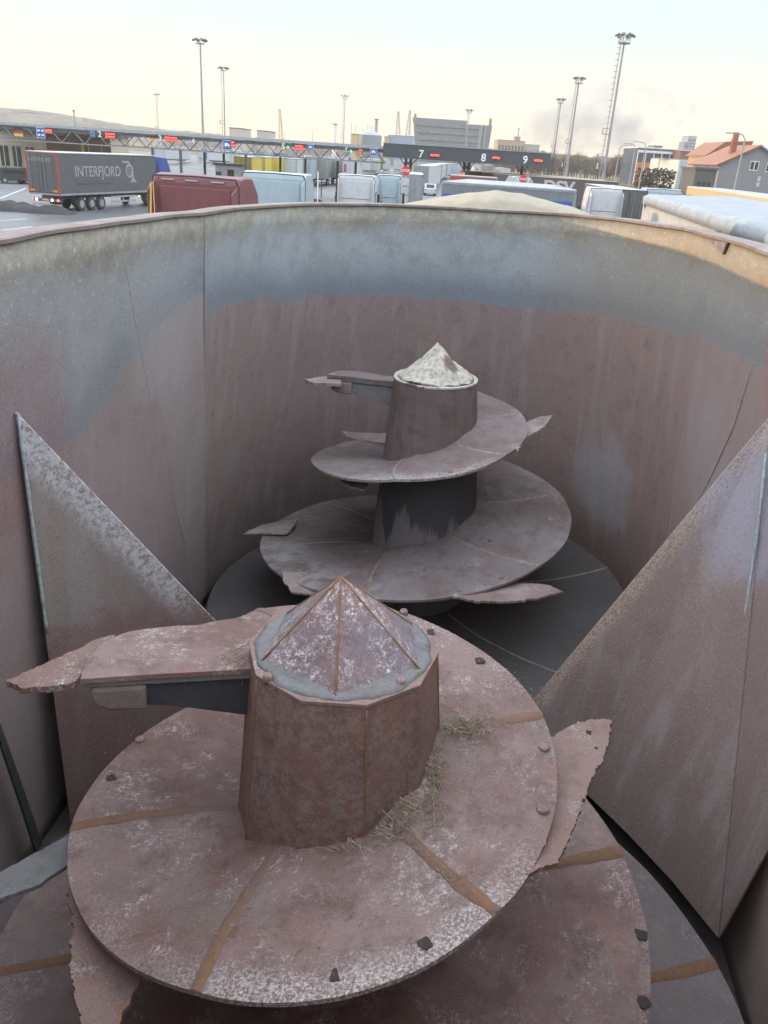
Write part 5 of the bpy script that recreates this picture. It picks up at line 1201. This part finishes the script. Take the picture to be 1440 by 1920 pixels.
for i, (px, Yt) in enumerate(spots):
    p = gpos(px, Yt); k = i % 4; want = atY(px, (288 + (px - 934) * .05 + rn.uniform(-9, 3)), Yt).z; base_h = (11, 13, 9.5, 12)[k]; sc = max(.55, want / base_h)
    bnd = [960, 1000, 1035, 1068, 1115, 1160, 1200, 1250, 9999]; j = next(q for q in range(9) if px < bnd[q]); used[j] = used.get(j, 0) + 1
    lab = ['first', 'second', 'third', 'fourth', 'fifth', 'sixth', 'seventh', 'eighth', 'ninth'][min(8, used[j] - 1)] + ' bare tree from the left ' + marks[j]
    if i < 4: o = protos[k]; o.location = p; o.scale = (sc,) * 3; o['label'] = lab; o['group'] = 'bare trees behind the yard'
    else: dup(protos[k], p, rn.uniform(0, 6), lab, 'bare trees behind the yard', (sc * rn.uniform(.9, 1.2), sc * 1.05, sc))
# dry grass belt in front of the trees on the right
gm = MB(); rn = random.Random(9)
for k in range(5200):
    Yg = rn.uniform(190, 330); a = atY(rn.uniform(1125, 1320), 330, Yg).x; h = rn.uniform(.7, 2.2); w_ = rn.uniform(.1, .3)
    gm.add([(a - w_, Yg, 0), (a + w_, Yg, 0), (a + rn.uniform(-.5, .5), Yg, h)], [(0, 1, 2)])
o = tag(gm.build('tall_grass', flat('dry golden grass', (.40, .30, .15), .95, .4, .3)), 'belt of tall dry golden grass in front of the bare trees', 'grass'); o['kind'] = 'stuff'

# ================================================================== SMOKE
def smoke(Yc):
    pts = [(985, 262, 16, 14), (1010, 246, 26, 18), (1045, 232, 34, 26), (1090, 222, 44, 34), (1130, 215, 46, 40), (1180, 218, 44, 34), (1230, 205, 40, 26), (1290, 175, 36, 22)]
    m = bpy.data.materials.new('smoke'); m.use_nodes = True; nt = m.node_tree; nt.nodes.clear(); out = nt.nodes.new('ShaderNodeOutputMaterial'); pv = nt.nodes.new('ShaderNodeVolumePrincipled'); pv.inputs['Color'].default_value = (.58, .58, .64, 1)
    tc = nt.nodes.new('ShaderNodeTexCoord'); tx = nt.nodes.new('ShaderNodeTexNoise'); tx.inputs['Scale'].default_value = .022; tx.inputs['Detail'].default_value = 5; tx.inputs['Roughness'].default_value = .62; nt.links.new(tc.outputs['Object'], tx.inputs[0])
    mr = nt.nodes.new('ShaderNodeMapRange'); mr.interpolation_type = 'SMOOTHSTEP'; mr.inputs[1].default_value = .46; mr.inputs[2].default_value = .66; mr.inputs[4].default_value = .028; nt.links.new(tx.outputs[0], mr.inputs[0])
    nt.links.new(mr.outputs[0], pv.inputs['Density']); nt.links.new(pv.outputs[0], out.inputs['Volume'])
    mb = MB(); k_ = Yc / FPX * 1.1; rings = []
    # one plume body: lofted ellipses along the drift
    for i in range(len(pts)):
        px, py, rx_, ry_ = pts[i]; c_ = atY(px, py, Yc); R1 = []
        a = pts[max(0, i - 1)]; b = pts[min(len(pts) - 1, i + 1)]; d_ = (atY(b[0], b[1], Yc) - atY(a[0], a[1], Yc)).normalized(); nn_ = Vector((-d_.z, 0, d_.x))
        for j in range(14): t_ = 2 * math.pi * j / 14; R1.append(c_ + nn_ * (math.cos(t_) * ry_ * 1.6 * k_) + Vector((0, 1, 0)) * (math.sin(t_) * rx_ * k_))
        rings.append(R1)
    o = mb.ring(rings).build('smoke_plume', m); tag(o, 'grey smoke plume drifting right above the bare trees', 'smoke'); o['kind'] = 'stuff'; return o
smoke(1200)

# ================================================================== HAZE
hm = bpy.data.materials.new('haze'); hm.use_nodes = True; hn = hm.node_tree; hn.nodes.clear(); ho = hn.nodes.new('ShaderNodeOutputMaterial'); hv = hn.nodes.new('ShaderNodeVolumePrincipled')
hv.inputs['Color'].default_value = (.95, .94, .92, 1); hv.inputs['Density'].default_value = .0003; hn.links.new(hv.outputs[0], ho.inputs['Volume'])
hb = MB().box((0, 1000, 64), (4100, 2180, 130)).build('haze', hm); hb['kind'] = 'stuff'
